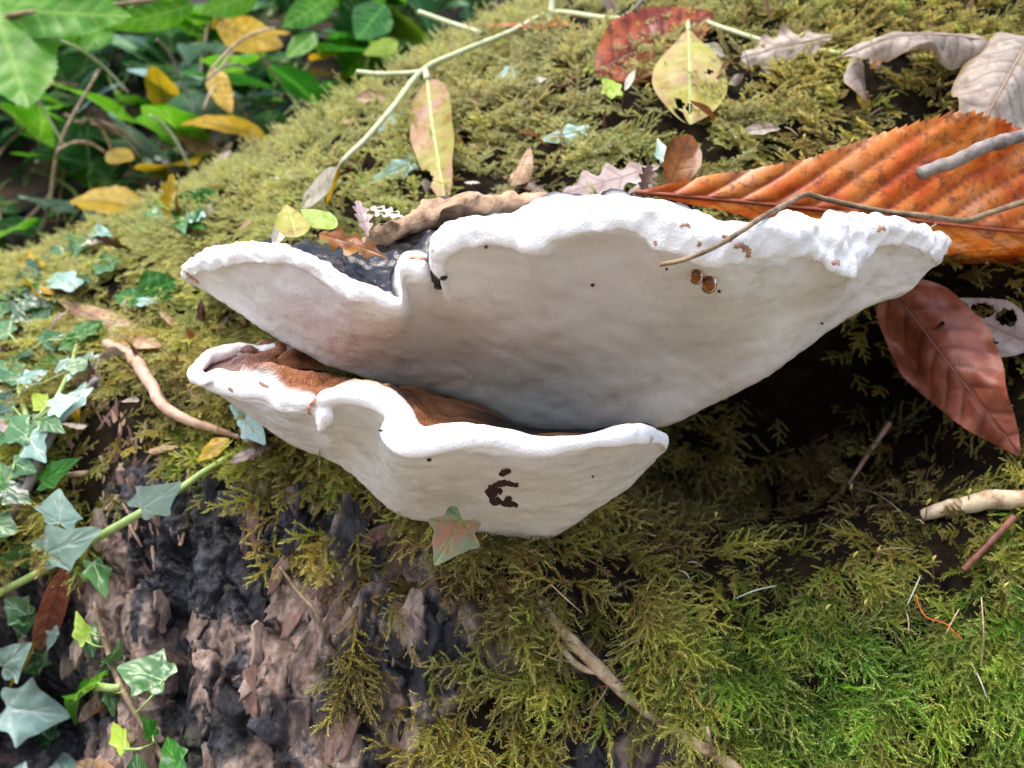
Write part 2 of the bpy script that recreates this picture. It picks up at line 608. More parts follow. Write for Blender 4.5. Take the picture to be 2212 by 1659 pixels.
rows = []
for (tx, ty, bx, by, ox, oy, yr, slope) in UP:
    ylog = base_depth(ox, oy)
    k = float(np.interp(ox, [400, 700, 950, 1150, 1500, 1750, 1950, 2050], [.10, .45, .8, .97, .95, .62, .35, .12]))
    yo = yr + (ylog - yr) * k
    crest = P3(tx, ty, yr + 0.003)
    # march back along the top until it meets the log
    dirv = Vector((0.0, 1.0, slope)).normalized()
    hit = bvh_base.ray_cast(Vector(crest), dirv)[0]
    back = np.array(hit) + np.array((0, 0.02, 0)) if hit is not None else crest + np.array((0, 0.12, 0.12 * slope))
    top1 = crest * 0.86 + back * 0.14 + np.array((0, 0, -0.0035))
    top2 = crest * 0.5 + back * 0.5 + np.array((0, 0, -0.004))
    rt = crest + np.array((0, 0.005, -0.0012))
    rf1 = P3(tx * .75 + bx * .25, ty * .78 + by * .22, yr - 0.0005)
    rf = P3((tx + bx) / 2, (ty + by) / 2, yr - 0.0012)
    rd = P3(bx * .92 + tx * .08, by * .92 + ty * .08, yr + 0.0000)
    rd2 = P3(bx, by, yr + 0.0022)
    row = [back, top2, top1, rt, crest, rf1, rf, rd, rd2]
    for kk in (0.12, 0.35, 0.6, 0.82):
        yy = yr + 0.003 + (yo - yr - 0.003) * (kk ** 1.12)
        row.append(P3(bx + (ox - bx) * kk, by + (oy - by) * kk, yy))
    row.append(P3(ox, oy, yo))
    g1 = P3(ox + (12 if ox < 900 else -4), oy - 3, yo + 0.012)
    row.append(g1)
    row.append(P3(ox + (40 if ox < 900 else -30 if ox > 1500 else 0), oy - 22, ylog + 0.03))
    rows.append(row)
rows = np.array(rows)
NS, NTT = 110, 420
def relax(g, smv, k, a, b):
    """even the underside out along the rim, away from the margin"""
    w_ = np.hanning(2 * k + 1)
    w_ /= w_.sum()
    gs = np.stack([np.apply_along_axis(lambda q: np.convolve(np.pad(q, k, 'edge'), w_, 'valid'), 0, g[..., c]) for c in range(3)], -1)
    wt = (sstep(smv + a, smv + b, S) * sstep(0, .04, np.linspace(0, 1, g.shape[0]))[:, None] * sstep(1, .96, np.linspace(0, 1, g.shape[0]))[:, None])[..., None]
    return g * (1 - wt) + gs * wt


g = loft(rows, NS, NTT)
S = np.linspace(0, 1, NS)[None, :].repeat(NTT, 0)
# s-value of the crest and the margin edge per t, from control index arc params
def s_of(rows, k):
    out = []
    for r in rows:
        d = np.sqrt(np.linalg.norm(np.diff(r, axis=0), axis=1)) + 1e-6
        t = np.concatenate([[0], np.cumsum(d)])
        out.append(t[k] / t[-1])
    return np.interp(np.linspace(0, 1, NTT), np.linspace(0, 1, len(rows)), out)[:, None]


def bracket_fields(rows, kc, km):
    sc_, sm_ = s_of(rows, kc), s_of(rows, km)
    topw = 1 - sstep(sc_ - 0.03, sc_ - 0.012, S)
    por = sstep(sm_ - 0.012, sm_ + 0.008, S)
    return topw, por, sc_, sm_


topw, por, scr, smr = bracket_fields(rows, 4, 8)
g = relax(g, smr, 22, .015, .12)
N = grid_normals(g)
N *= np.sign((N * (np.array((0, 0, CZ)) - g)).sum(-1).mean())
rimw = np.clip(1 - topw - por, 0, 1)
disp = rimw * (0.0011 * fbm(g, 95, 3, 2) + 0.0006 * vnoise(g, 300, 4) + 0.0003 * fbm(g, 600, 2, 14))
lump_r = sstep(0.06, 0.10, g[..., 0])                                # knobbly margin on the right
disp += rimw * lump_r * (0.0022 * np.abs(vnoise(g, 130, 8)) + 0.0014 * vnoise(g, 330, 18))
disp += topw * (0.004 * np.abs(fbm(g, 70, 3, 6)) + 0.0012 * fbm(g, 240, 2, 12))
disp += por * (0.0013 * fbm(g, 35, 3, 3) + 0.00035 * fbm(g * np.array((0.7, 1, 1.9)), 300, 3, 13))
g = g + N * disp[..., None]


def mat_bracket(name, upper):
    m = NT(name)
    top, por = m.attr('topw'), m.attr('por')
    # pore layer
    pc = m.ramp(m.noise(28, 5, 0.6, stretch=(1, 1, 2.2)), [(0.3, lin('d6d2ca')), (0.48, lin('e4e1db')), (0.72, lin('ecebe7'))])
    lil = m.ramp(m.noise(16, 3, 0.5, off=7), [(0.45, 0.0), (0.65, 0.6)])
    pc = m.mix(lil, pc, lin('d2ccce'))
    streak = m.ramp(m.noise(60, 5, 0.65, stretch=(0.35, 1, 2.2), off=2), [(0.5, 0.0), (0.75, 0.45)])
    pc = m.mix(streak, pc, lin('c2bcb2'))
    blot = m.ramp(m.noise(75, 5, 0.6, off=4), [(0.56, 0.0), (0.72, 0.45)])
    pc = m.mix(blot, pc, lin('b4ab9c'))
    pc = m.mix(0.12, pc, m.ramp(m.noise(2600, 2, 0.5), [(0.3, 0.15), (0.7, 0.85)]), 'OVERLAY')
    # margin
    rc = m.mix(m.ramp(m.noise(60, 3, 0.5), [(0.5, 0.0), (0.7, 0.25)]), lin('f8f7f5'), lin('efe9e3'))
    sp = m.ramp(m.noise(170, 3, 0.55, off=9), [(0.70, 0.0), (0.74, 0.8)])
    rc = m.mix(sp, rc, lin('b98f78'))
    # top crust
    if upper:
        tc = m.ramp(m.noise(90, 6, 0.6), [(0.35, lin('17161a')), (0.5, lin('2c2a30')), (0.66, lin('5a5450'))])
        trough = 0.16
    else:
        tc = m.ramp(m.noise(75, 6, 0.6, stretch=(0.7, 1, 2)), [(0.32, lin('5c3824')), (0.48, lin('9c6440')), (0.62, lin('bc8458')), (0.75, lin('94705e'))])
        trough = 0.55
    tc = m.mix(0.0 if upper else m.attr('purple'), tc, lin('7e605a'))
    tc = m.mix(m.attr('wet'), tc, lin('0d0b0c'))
    c = m.mix(por, rc, pc)
    c = m.mix(top, c, tc)
    r = m.math('ADD', m.math('MULTIPLY', top, trough - 0.85), 0.85)
    m.set(color=c, rough=r, spec=0.25)
    pores = m.n('ShaderNodeTexVoronoi')
    pores.inputs['Scale'].default_value = 1500
    m.l(m.coord(), pores.inputs['Vector'])
    h = m.math('ADD', m.math('MULTIPLY', pores.outputs['Distance'], 0.5), m.noise(900, 4, 0.65))
    hh = m.math('MULTIPLY', h, m.math('ADD', 0.35, m.math('MULTIPLY', top, 0.9)))
    m.bump(hh, 0.8, 0.0009)
    return m.m


M_up = mat_bracket('upper_bracket_flesh', True)
M_lo = mat_bracket('lower_bracket_flesh', False)
fG = grid_faces(NTT, NS)
origin = np.array(P3(1250, 900, 0.35))
up_root = empty('bracket_fungus', origin)
tag(up_root, 'large upper white bracket fungus with broad wavy rim and grey pore underside', 'bracket fungus')
wet_u = topw * 0
up_body = mesh_obj('cap', (g - origin).reshape(-1, 3), fG, M_up, up_root,
                   attrs={'topw': topw.reshape(-1), 'por': por.reshape(-1), 'wet': wet_u.reshape(-1), 'purple': 0 * topw.reshape(-1)})
bvh_up = BVHTree.FromPolygons(g.reshape(-1, 3).tolist(), fG.tolist())

# rim-top, rim-bottom, lower outline, inner top px, rim depth, inner-top depth
LO = [
    (695, 780, 697, 788, 705, 800, 700, 800, .362, .356), (640, 757, 642, 766, 650, 795, 660, 796, .358, .352), (590, 749, 592, 758, 600, 795, 620, 796, .353, .346),
    (530, 751, 530, 762, 545, 800, 580, 797, .348, .341), (480, 763, 480, 776, 500, 805, 530, 798, .343, .336), (442, 776, 442, 794, 460, 812, 488, 800, .337, .331),
    (419, 795, 421, 811, 428, 822, 452, 803, .331, .329), (434, 808, 440, 834, 450, 842, 466, 803, .325, .328), (470, 798, 480, 851, 492, 866, 505, 800, .320, .329),
    (512, 803, 520, 860, 532, 893, 555, 799, .314, .331), (556, 801, 570, 866, 577, 923, 605, 798, .309, .333), (583, 812, 596, 884, 610, 948, 645, 799, .305, .336),
    (602, 838, 616, 892, 640, 964, 685, 804, .301, .340), (632, 853, 641, 893, 665, 974, 725, 809, .298, .343), (666, 852, 668, 887, 690, 981, 765, 817, .297, .345),
    (686, 862, 684, 893, 704, 988, 790, 822, .297, .346), (684, 912, 690, 930, 718, 996, 798, 824, .294, .346), (689, 880, 714, 912, 734, 1005, 806, 825, .288, .346),
    (692, 856, 717, 880, 750, 1013, 818, 827, .285, .346), (722, 842, 742, 872, 765, 1023, 834, 830, .283, .346), (780, 840, 795, 879, 780, 1036, 872, 837, .281, .346),
    (836, 848, 826, 893, 796, 1052, 906, 842, .279, .346), (866, 868, 836, 906, 812, 1072, 936, 850, .278, .346), (886, 892, 829, 923, 832, 1094, 962, 857, .277, .346),
    (898, 916, 824, 940, 856, 1108, 986, 862, .276, .345), (912, 925, 836, 963, 882, 1118, 1010, 867, .275, .345), (937, 920, 866, 983, 907, 1126, 1036, 874, .273, .345),
    (972, 916, 911, 985, 936, 1131, 1060, 886, .272, .344), (1010, 915, 966, 975, 966, 1134, 1082, 900, .271, .343), (1050, 919, 1020, 969, 1000, 1142, 1102, 914, .270, .342),
    (1090, 928, 1075, 973, 1030, 1160, 1122, 920, .270, .342), (1120, 935, 1112, 981, 1056, 1172, 1142, 923, .270, .342), (1150, 941, 1150, 987, 1082, 1153, 1172, 926, .270, .342),
    (1190, 941, 1190, 989, 1112, 1161, 1202, 927, .270, .342), (1230, 940, 1230, 979, 1156, 1166, 1242, 927, .271, .342), (1280, 935, 1280, 969, 1206, 1160, 1292, 926, .273, .343),
    (1330, 924, 1330, 962, 1256, 1126, 1342, 921, .276, .343), (1376, 918, 1376, 958, 1311, 1086, 1380, 914, .281, .343), (1411, 924, 1409, 958, 1371, 1046, 1405, 918, .288, .343),
    (1435, 938, 1432, 962, 1415, 1002, 1424, 930, .296, .343), (1442, 952, 1439, 972, 1437, 972, 1434, 948, .302, .343)]
rows = []
for (tx, ty, bx, by, ox, oy, ix, iy, yr, yi) in LO:
    ylog = base_depth(ox, oy)
    k = float(np.interp(ox, [420, 600, 800, 900, 1000, 1200, 1350, 1440], [.12, .4, .7, .85, .97, .97, .6, .2]))
    yo = yr + (ylog - yr) * k
    crest = P3(tx, ty, yr + 0.002)
    back = P3(ix, iy, yi)
    top2 = crest * .5 + back * .5 + np.array((0, 0, -0.0012))
    top1 = crest * .84 + back * .16 + np.array((0, 0, -0.0018))
    away = 1.0 if yr <= yi else -1.0
    rt = crest + np.array((0, 0.003 * away, -0.0008))
    rf = P3((tx + bx) / 2, (ty + by) / 2, yr - 0.0010 * away)
    rf1 = P3(tx * .77 + bx * .23, ty * .8 + by * .2, yr - 0.0004 * away)
    rd = P3(bx * .9 + tx * .1, by * .9 + ty * .1, yr)
    rd2 = P3(bx, by, yr + 0.0018 * away)
    row = [back, top2, top1, rt, crest, rf1, rf, rd, rd2]
    for kk in (0.12, 0.35, 0.6, 0.82):
        yy = yr + 0.002 + (yo - yr - 0.002) * (kk ** 1.1)
        row.append(P3(bx + (ox - bx) * kk, by + (oy - by) * kk, yy))
    row.append(P3(ox, oy, yo))
    row.append(P3(ox + (8 if ox < 900 else -4), oy - 3, yo + 0.010))
    row.append(P3(ox + (30 if ox < 900 else -25 if ox > 1250 else 0), oy - 16, ylog + 0.03))
    rows.append(row)
rows = np.array(rows)
g = loft(rows, NS, NTT)
topw, por, scr, smr = bracket_fields(rows, 4, 8)
g = relax(g, smr, 22, .015, .12)
N = grid_normals(g)
N *= np.sign((N * (np.array((0, 0, CZ)) - g)).sum(-1).mean())
rimw = np.clip(1 - topw - por, 0, 1)
disp = rimw * (0.0010 * np.abs(vnoise(g, 150, 2)) + 0.0008 * vnoise(g, 60, 5))
qx = to_px(g)[..., 0]
ripple = (0.0030 * np.abs(fbm(g * np.array((0.8, 1.0, 1.0)), 85, 2, 6)) + 0.0004 * fbm(g, 300, 2, 16)) * sstep(470, 540, qx) * (1 - .75 * sstep(760, 1000, qx))
disp += topw * sstep(0, 0.05, S) * ripple * 1.5
disp += por * (0.0011 * fbm(g, 40, 3, 3) + 0.00032 * fbm(g * np.array((0.7, 1, 1.9)), 300, 3, 13))
band = np.sin(np.clip(S / scr, 0, 1) * 26 + 3.0 * fbm(g, 90, 2, 41))
disp += topw * sstep(450, 520, qx) * sstep(760, 640, qx) * 0.0013 * band * sstep(0, .05, S)
g = g + N * disp[..., None]
qp = to_px(g)
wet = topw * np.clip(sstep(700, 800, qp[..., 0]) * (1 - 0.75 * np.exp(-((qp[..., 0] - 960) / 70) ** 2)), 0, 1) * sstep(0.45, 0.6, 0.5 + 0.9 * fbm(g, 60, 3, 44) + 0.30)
purple = topw * sstep(640, 500, qp[..., 0])
origin = np.array(P3(1130, 1150, 0.33))
lo_root = empty('bracket_fungus', origin)
tag(lo_root, 'smaller lower white bracket fungus with rusty brown cap and dark bruise underneath', 'bracket fungus')
lo_body = mesh_obj('cap', (g - origin).reshape(-1, 3), fG, M_lo, lo_root,
                   attrs={'topw': topw.reshape(-1), 'por': por.reshape(-1), 'wet': wet.reshape(-1), 'purple': purple.reshape(-1)})
bvh_lo = BVHTree.FromPolygons(g.reshape(-1, 3).tolist(), fG.tolist())


def hit_on(bvh, px, py, off):
    d = ray(px, py).normalized()
    h, n, _, _ = bvh.ray_cast(Vector((0, 0, CZ)), d)
    if h is None:
        return None, None
    if n.dot(d) > 0:
        n = -n
    return np.array(h + n * off), np.array(n)


def patch(name, bvh, poly, mat, parent, off=0.00025, thick=0.0004):
    """irregular thin crust following a bracket's surface"""
    poly = np.asarray(poly, float)
    c = poly.mean(0)
    v, f = [], []
    rings = (0.0, 0.55, 1.0)
    n = len(poly)
    for r in rings[1:]:
        for q in poly:
            h, _ = hit_on(bvh, *(c + (q - c) * r), off + thick * (1.0 if r < 0.9 else -0.6))
            if h is None:
                return None
            v.append(h)
    h, _ = hit_on(bvh, c[0], c[1], off + thick)
    v.append(h)
    ci = len(v) - 1
    for j in range(n):
        k = (j + 1) % n
        f.append((ci, j, k))
        f.append((j, n + j, n + k, k))
    return mesh_obj(name, np.array(v) - np.array(parent.location), f, mat, parent)


def stroke_poly(pts, wd, seed):
    r = np.random.default_rng(seed)
    c = catmull(np.asarray(pts, float), 16)
    t = np.gradient(c, axis=0)
    t /= np.linalg.norm(t, axis=1)[:, None]
    nrm = np.stack([-t[:, 1], t[:, 0]], 1)
    ww = wd * np.sqrt(np.clip(np.sin(np.linspace(0.15, np.pi - 0.15, 16)), 0.2, 1)) * (0.75 + 0.5 * r.random(16))
    return np.concatenate([c + nrm * ww[:, None], (c - nrm * ww[:, None])[::-1]])


m = NT('bruise')
m.set(color=m.ramp(m.noise(900, 4), [(0.35, lin('220d08')), (0.65, lin('3a1a10'))]), rough=0.75)
M_bruise = m.m


def strip(name, bvh, pts, wd, mat, parent, seed, off=0.0002):
    """stroke-shaped crust built as a ribbon so that curved marks stay hollow"""
    c = catmull(np.asarray(pts, float), 26)
    r = np.random.default_rng(seed)
    t = np.gradient(c, axis=0)
    t /= np.linalg.norm(t, axis=1)[:, None]
    nrm = np.stack([-t[:, 1], t[:, 0]], 1)
    ww = wd * np.clip(np.sin(np.linspace(0.12, np.pi - 0.12, 26)) ** 0.4, 0.2, 1)
    v, f = [], []
    for i in range(26):
        a = ww[i] * (0.4 + 1.1 * r.random())
        b = ww[i] * (0.4 + 1.1 * r.random())
        for k, o in ((a, -0.00004), (0.6 * a, off), (-0.6 * b, off), (-b, -0.00004)):
            h, _ = hit_on(bvh, *(c[i] + nrm[i] * k), o)
            if h is None:
                h = v[-1]
            v.append(h)
    for i in range(25):
        for j in range(3):
            f.append((i * 4 + j, i * 4 + j + 1, i * 4 + 5 + j, i * 4 + 4 + j))
    return mesh_obj(name, np.array(v) - np.array(parent.location), f, mat, parent)


strip('bruise_mark', bvh_lo, [(1120, 1046), (1098, 1046), (1078, 1044), (1066, 1052), (1060, 1066), (1066, 1082), (1085, 1086), (1102, 1088), (1118, 1094)], 10, M_bruise, lo_root, 1)
strip('bruise_mark', bvh_lo, [(1064, 1064), (1074, 1061), (1086, 1060)], 9, M_bruise, lo_root, 2)
strip('bruise_mark', bvh_lo, [(1092, 1084), (1098, 1078), (1106, 1076)], 7, M_bruise, lo_root, 3)
strip('bruise_mark', bvh_lo, [(1078, 1024), (1092, 1020), (1104, 1017)], 7.5, M_bruise, lo_root, 4)
strip('bruise_mark', bvh_lo, [(922, 994), (928, 993), (932, 992)], 4, M_bruise, lo_root, 5)
m = NT('chewed_flesh')
m.set(color=m.ramp(m.noise(500, 4), [(0.35, lin('9a6a50')), (0.65, lin('c9a48e'))]), rough=0.85)
M_chew = m.m
for i, (bv, root, pts, wd) in enumerate([
        (bvh_lo, lo_root, [(560, 826), (568, 830), (580, 834)], 5), (bvh_lo, lo_root, [(494, 838), (500, 842), (502, 846)], 3.5),
        (bvh_up, up_root, [(1585, 535), (1600, 530), (1618, 545), (1612, 556)], 8), (bvh_up, up_root, [(1560, 508), (1570, 514), (1582, 520)], 6),
        (bvh_up, up_root, [(1796, 570), (1806, 566), (1812, 574)], 7), (bvh_up, up_root, [(1468, 490), (1480, 484), (1492, 492)], 5),
        (bvh_up, up_root, [(1895, 500), (1905, 490), (1912, 498)], 6), (bvh_up, up_root, [(884, 558), (905, 556), (924, 562)], 5),
        (bvh_up, up_root, [(1414, 520), (1416, 526), (1413, 530)], 4), (bvh_up, up_root, [(398, 585), (412, 598), (430, 612)], 4),
        (bvh_up, up_root, [(1508, 522), (1512, 528), (1506, 532)], 4)]):
    strip('chewed_spot', bv, pts, wd, M_chew, root, 20 + i)
m = NT('dark_speck')
m.set(color=lin('2c241f'), rough=0.6)
M_speck = m.m
for i, (bv, root, x, y, r) in enumerate([(bvh_up, up_root, 1280, 615, 4), (bvh_up, up_root, 1553, 628, 3), (bvh_up, up_root, 1440, 580, 2.5), (bvh_up, up_root, 1775, 698, 2.5),
                                         (bvh_up, up_root, 1050, 532, 3), (bvh_up, up_root, 958, 600, 7), (bvh_lo, lo_root, 1280, 1028, 2), (bvh_lo, lo_root, 824, 930, 3)]):  # the widest mark paints in the dark of the hole between two lobes
    a = np.linspace(0, 2 * np.pi, 9, endpoint=False)
    patch('dark_speck', bv, np.stack([x + r * 1.3 * np.cos(a + .3), y + r * .8 * np.sin(a)], 1), M_speck, root)

# tan older layer that shows behind the rim, and dark wet swellings in the notch
m = NT('old_layer')
c = m.ramp(m.noise(110, 6, 0.65), [(0.33, lin('5c4334')), (0.5, lin('a98a6c')), (0.7, lin('cdb49a'))])
m.set(color=c, rough=0.8)
m.bump(m.noise(420, 5, 0.7), 0.7, 0.0012)
M_old = m.m
m = NT('wet_crust')
m.set(color=m.ramp(m.noise(200, 5, 0.6), [(0.4, lin('08080a')), (0.7, lin('1c1b20'))]), rough=0.2, spec=0.4)
m.bump(m.noise(260, 4, 0.6), 0.5, 0.0012)
M_wet = m.m


def lump(name, pts, radii, mat, root, squash=1.0, seed=0, rough=0.35):
    pts = np.array([P3(*p) for p in pts])
    v, f = tube_geo(pts, radii, 20, 46)
    v = v + 0.0022 * np.stack([fbm(v + k * 3.3, 110, 4, seed + k, .6) for k in range(3)], -1) * rough / 0.35
    return mesh_obj(name, v - np.array(root.location), f, mat, root)


lump('old_growth_ridge', [(770, 540, .345), (800, 524, .338), (850, 500, .336), (905, 478, .336), (960, 462, .337), (1040, 450, .338), (1110, 448, .340), (1180, 448, .342), (1260, 452, .345)],
     [.0015, .0040, .0046, .0048, .0052, .0055, .0052, .0042, .002], M_old, up_root, seed=3, rough=.42)
fr_ = [(628, 548, .325), (700, 578, .310), (760, 612, .304), (820, 640, .300), (868, 650, .298), (900, 615, .297), (950, 600, .297)]
mid_ = [(624, 538, .330), (695, 548, .320), (755, 566, .317), (812, 580, .315), (862, 570, .314), (905, 552, .313), (950, 548, .312)]
mid2 = [(622, 532, .334), (690, 536, .328), (752, 545, .327), (812, 546, .326), (860, 532, .325), (908, 518, .324), (950, 512, .322)]
bk_ = [(620, 530, .340), (684, 532, .338), (750, 535, .338), (812, 528, .338), (860, 512, .338), (910, 498, .338), (950, 492, .338)]
gw = loft(np.array([[P3(*q) for q in r_] for r_ in (fr_, mid_, mid2, bk_)]), 90, 46)
nw_ = grid_normals(gw)
nw_ *= np.sign((nw_ * (np.array((0, 0, CZ)) - gw)).sum(-1).mean())
gw = gw + nw_ * (0.0030 * np.abs(fbm(gw, 75, 2, 91)) + 0.0005 * fbm(gw, 320, 3, 92) - .001)[..., None]
mesh_obj('wet_crust', (gw - np.array(up_root.location)).reshape(-1, 3), grid_faces(46, 90), M_wet, up_root)
m = NT('rim_white')
m.set(color=m.ramp(m.noise(90, 4), [(0.4, lin('f4f3f0')), (0.62, lin('e4ddd8')), (0.72, lin('a89a96'))]), rough=.62, spec=.4)
m.bump(m.noise(900, 4, .65), .25, .0005)
M_rim = m.m
lump('back_rim', [(690, 776, .357), (660, 764, .357), (625, 755, .355), (590, 752, .352), (550, 753, .349), (510, 758, .346), (480, 765, .343), (455, 775, .339), (436, 788, .334), (424, 800, .329), (424, 810, .325), (436, 818, .322), (455, 822, .320)],
     [.0009, .0014, .0019, .0021, .0018, .0021, .0019, .0022, .0021, .0022, .0022, .0022, .001], M_rim, lo_root, seed=33, rough=.2)
# guttation droplets
m = NT('amber_drop')
m.set(color=lin('b8640e'), rough=0.04, trans=0.75, ior=1.36)
M_drop = m.m
for (x, y, r, lab) in [(1503, 590, .0020, 'small glossy amber droplet under the white rim, lighter of a touching pair'),
                       (1531, 606, .0024, 'dark amber droplet under the white rim, larger of a touching pair')]:
    h, n = hit_on(bvh_up, x, y, .0008)
    a = np.linspace(0, 2 * np.pi, 20, endpoint=False)
    b = np.linspace(0, np.pi, 12)
    v = np.array([[r * math.sin(q) * math.cos(p), r * math.sin(q) * math.sin(p), r * 1.12 * math.cos(q) - 0.0004 * (math.cos(q) < 0)] for q in b for p in a])
    f = [(i * 20 + j, i * 20 + (j + 1) % 20, (i + 1) * 20 + (j + 1) % 20, (i + 1) * 20 + j) for i in range(11) for j in range(20)]
    tag(mesh_obj('amber_droplet', v, f, M_drop, loc=tuple(h)), lab, 'droplet')


# ================================================================== BARK PLATES, SPLINTERS (parts of the log)
M_bk = [mat_bark('bark_wet_dark', '', -0.14), mat_bark('bark_brown', '', 0.05), mat_bark('bark_rust', '7a5044', 0.1), mat_bark('wood_pale', 'd8b08c', 0.2)]


def plate_mesh(name, mat, seed, asp=1.6):
    r = np.random.default_rng(seed)
    n = 14
    a = np.sort(np.linspace(0, 2 * np.pi, n, endpoint=False) + r.uniform(-.2, .2, n))
    rad = r.uniform(0.6, 1.0, n)
    o = np.stack([np.cos(a) * rad, np.sin(a) * rad * asp], 1)
    v, f = [], []
    for sc_, h in ((1.0, -0.5), (1.0, 0.14), (0.88, 0.22), (0.45, 0.22)):
        for q in o * sc_:
            v.append((q[0] + r.uniform(-.05, .05), q[1] + r.uniform(-.05, .05), h + r.uniform(-.07, .07)))
    v.append((0, 0, 0.3 + r.uniform(-.1, .1)))
    for k in range(3):
        for j in range(n):
            f.append((k * n + j, k * n + (j + 1) % n, (k + 1) * n + (j + 1) % n, (k + 1) * n + j))
    for j in range(n):
        f.append((3 * n + j, 3 * n + (j + 1) % n, 4 * n))
    me = bpy.data.meshes.new(name)
    me.from_pydata(v, [], f)
    me.materials.append(mat)
    me.polygons.foreach_set('use_smooth', np.zeros(len(me.polygons), bool))
    me.update()
    return me


PLATES = [[plate_mesh('bark_plate', mt, 100 + 10 * i + k, 1.6 + 0.3 * k) for k in range(6)] for i, mt in enumerate(M_bk)]


def basis(d, n):
    d = d / (np.linalg.norm(d) + 1e-12)
    n = n - d * (n @ d)
    n /= np.linalg.norm(n) + 1e-12
    return d, n, np.cross(d, n)


def place_piece(me, name, px, py, size, ang, lift=0.0, tilt=0.0, thick=0.8):
    p, n = at(px, py, 0.0)
    n = n * 0.6 + np.array((0, -0.8, 0.3)) * 0.4
    down = np.array((math.sin(ang), 0, -math.cos(ang)))
    d, n, b = basis(down, n)
    n2 = n * math.cos(tilt) + b * math.sin(tilt)
    d, n2, b = basis(d, n2)
    M = Matrix(((b[0], d[0], n2[0]), (b[1], d[1], n2[1]), (b[2], d[2], n2[2]))).to_4x4()
    o = bpy.data.objects.new(name, me)
    col.objects.link(o)
    o.parent = log
    o.matrix_local = Matrix.Translation(Vector(p + n * lift)) @ M @ Matrix.Diagonal((size, size, size * thick, 1))
    return o


r2 = np.random.default_rng(5)
cnt = 0
while cnt < 110:
    x, y = r2.uniform(150, 1180), r2.uniform(1000, 1690)
    q = np.array([x, y])
    if not in_poly(q, BARK) or x < 60:
        continue
    dk = math.exp(-(((x - 400) / 190) ** 2 + ((y - 1180) / 190) ** 2)) + 0.7 * math.exp(-(((x - 920) / 130) ** 2 + ((y - 1440) / 90) ** 2)) + 0.5 * math.exp(-(((x - 420) / 60) ** 2 + ((y - 1500) / 150) ** 2))
    kind = 0 if r2.random() < dk else (1 if r2.random() < 0.92 else 2)
    size = r2.uniform(0.0018, 0.0046) * (0.7 if kind == 0 else 1.1)
    place_piece(PLATES[kind][r2.integers(6)], 'bark_plate', x, y, size, r2.normal(-0.35 if x > 500 else 0.1, 0.45), lift=-0.0002, tilt=r2.normal(0, 0.2), thick=r2.uniform(0.3, 0.6))
    cnt += 1
# long loose flakes that stand out
for (x, y, s, a, k) in [(550, 1130, .0036, -.05, 2), (530, 1180, .0030, .1, 2), (480, 1090, .003, .2, 0), (640, 1330, .0036, -.6, 2), (600, 1240, .003, -.5, 2),
                        (690, 1290, .004, -.5, 2), (800, 1300, .0055, -.7, 1), (880, 1340, .006, -.4, 1), (900, 1380, .005, .3, 1), (760, 1120, .005, .3, 0), (735, 1160, .0045, .1, 0),
                        (860, 1215, .005, -.3, 2), (800, 1430, .0055, -.3, 1), (720, 1500, .006, -.2, 1), (660, 1420, .005, -.3, 1), (880, 1600, .0062, -.4, 1), (640, 1560, .006, -.2, 1), (740, 1600, .006, -.45, 2), (560, 1330, .005, 0, 0), (560, 1400, .005, .1, 1)]:
    place_piece(PLATES[k][r2.integers(2, 6)], 'bark_plate', x, y, s, a, lift=0.001, tilt=r2.normal(0, .25), thick=0.5)
# rotten pale wood fibres
SPL = [plate_mesh('wood_splinter', M_bk[3 if k < 4 else 2], 300 + k, 4.0 + k * .5) for k in range(6)]
for i in range(60):
    x, y = r2.normal(245, 45), r2.uniform(860, 1150)
    if i > 45:
        x, y = r2.normal(330, 90), r2.uniform(1010, 1250)
    place_piece(SPL[r2.integers(6)], 'wood_splinter', x, y, r2.uniform(.0007, .0016), r2.normal(0, .45), lift=-.0002, tilt=r2.normal(0, .5), thick=.8)

# ================================================================== MOSS
m = NT('moss')
tint, val = m.attr('tint', 'INSTANCER'), m.attr('val', 'INSTANCER')
c = m.ramp(tint, [(0.0, lin('8e6a40')), (0.25, lin('c6ae60')), (0.5, lin('e0d268')), (0.75, lin('c4d454')), (1.0, lin('92c844'))])
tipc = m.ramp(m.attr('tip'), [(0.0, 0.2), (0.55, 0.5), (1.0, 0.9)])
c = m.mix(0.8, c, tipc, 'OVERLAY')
c = m.mix(m.ramp(m.attr('tip'), [(0.6, 0.0), (1.0, 0.38)]), c, lin('e8e4b0'))  # pale tips paint in tiny highlights; the overlay deepens the gaps
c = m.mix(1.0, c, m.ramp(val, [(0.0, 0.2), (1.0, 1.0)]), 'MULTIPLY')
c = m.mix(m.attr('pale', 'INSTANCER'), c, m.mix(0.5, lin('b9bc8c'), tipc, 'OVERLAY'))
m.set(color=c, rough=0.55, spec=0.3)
m.translucent(c, 0.35)
M_moss = m.m


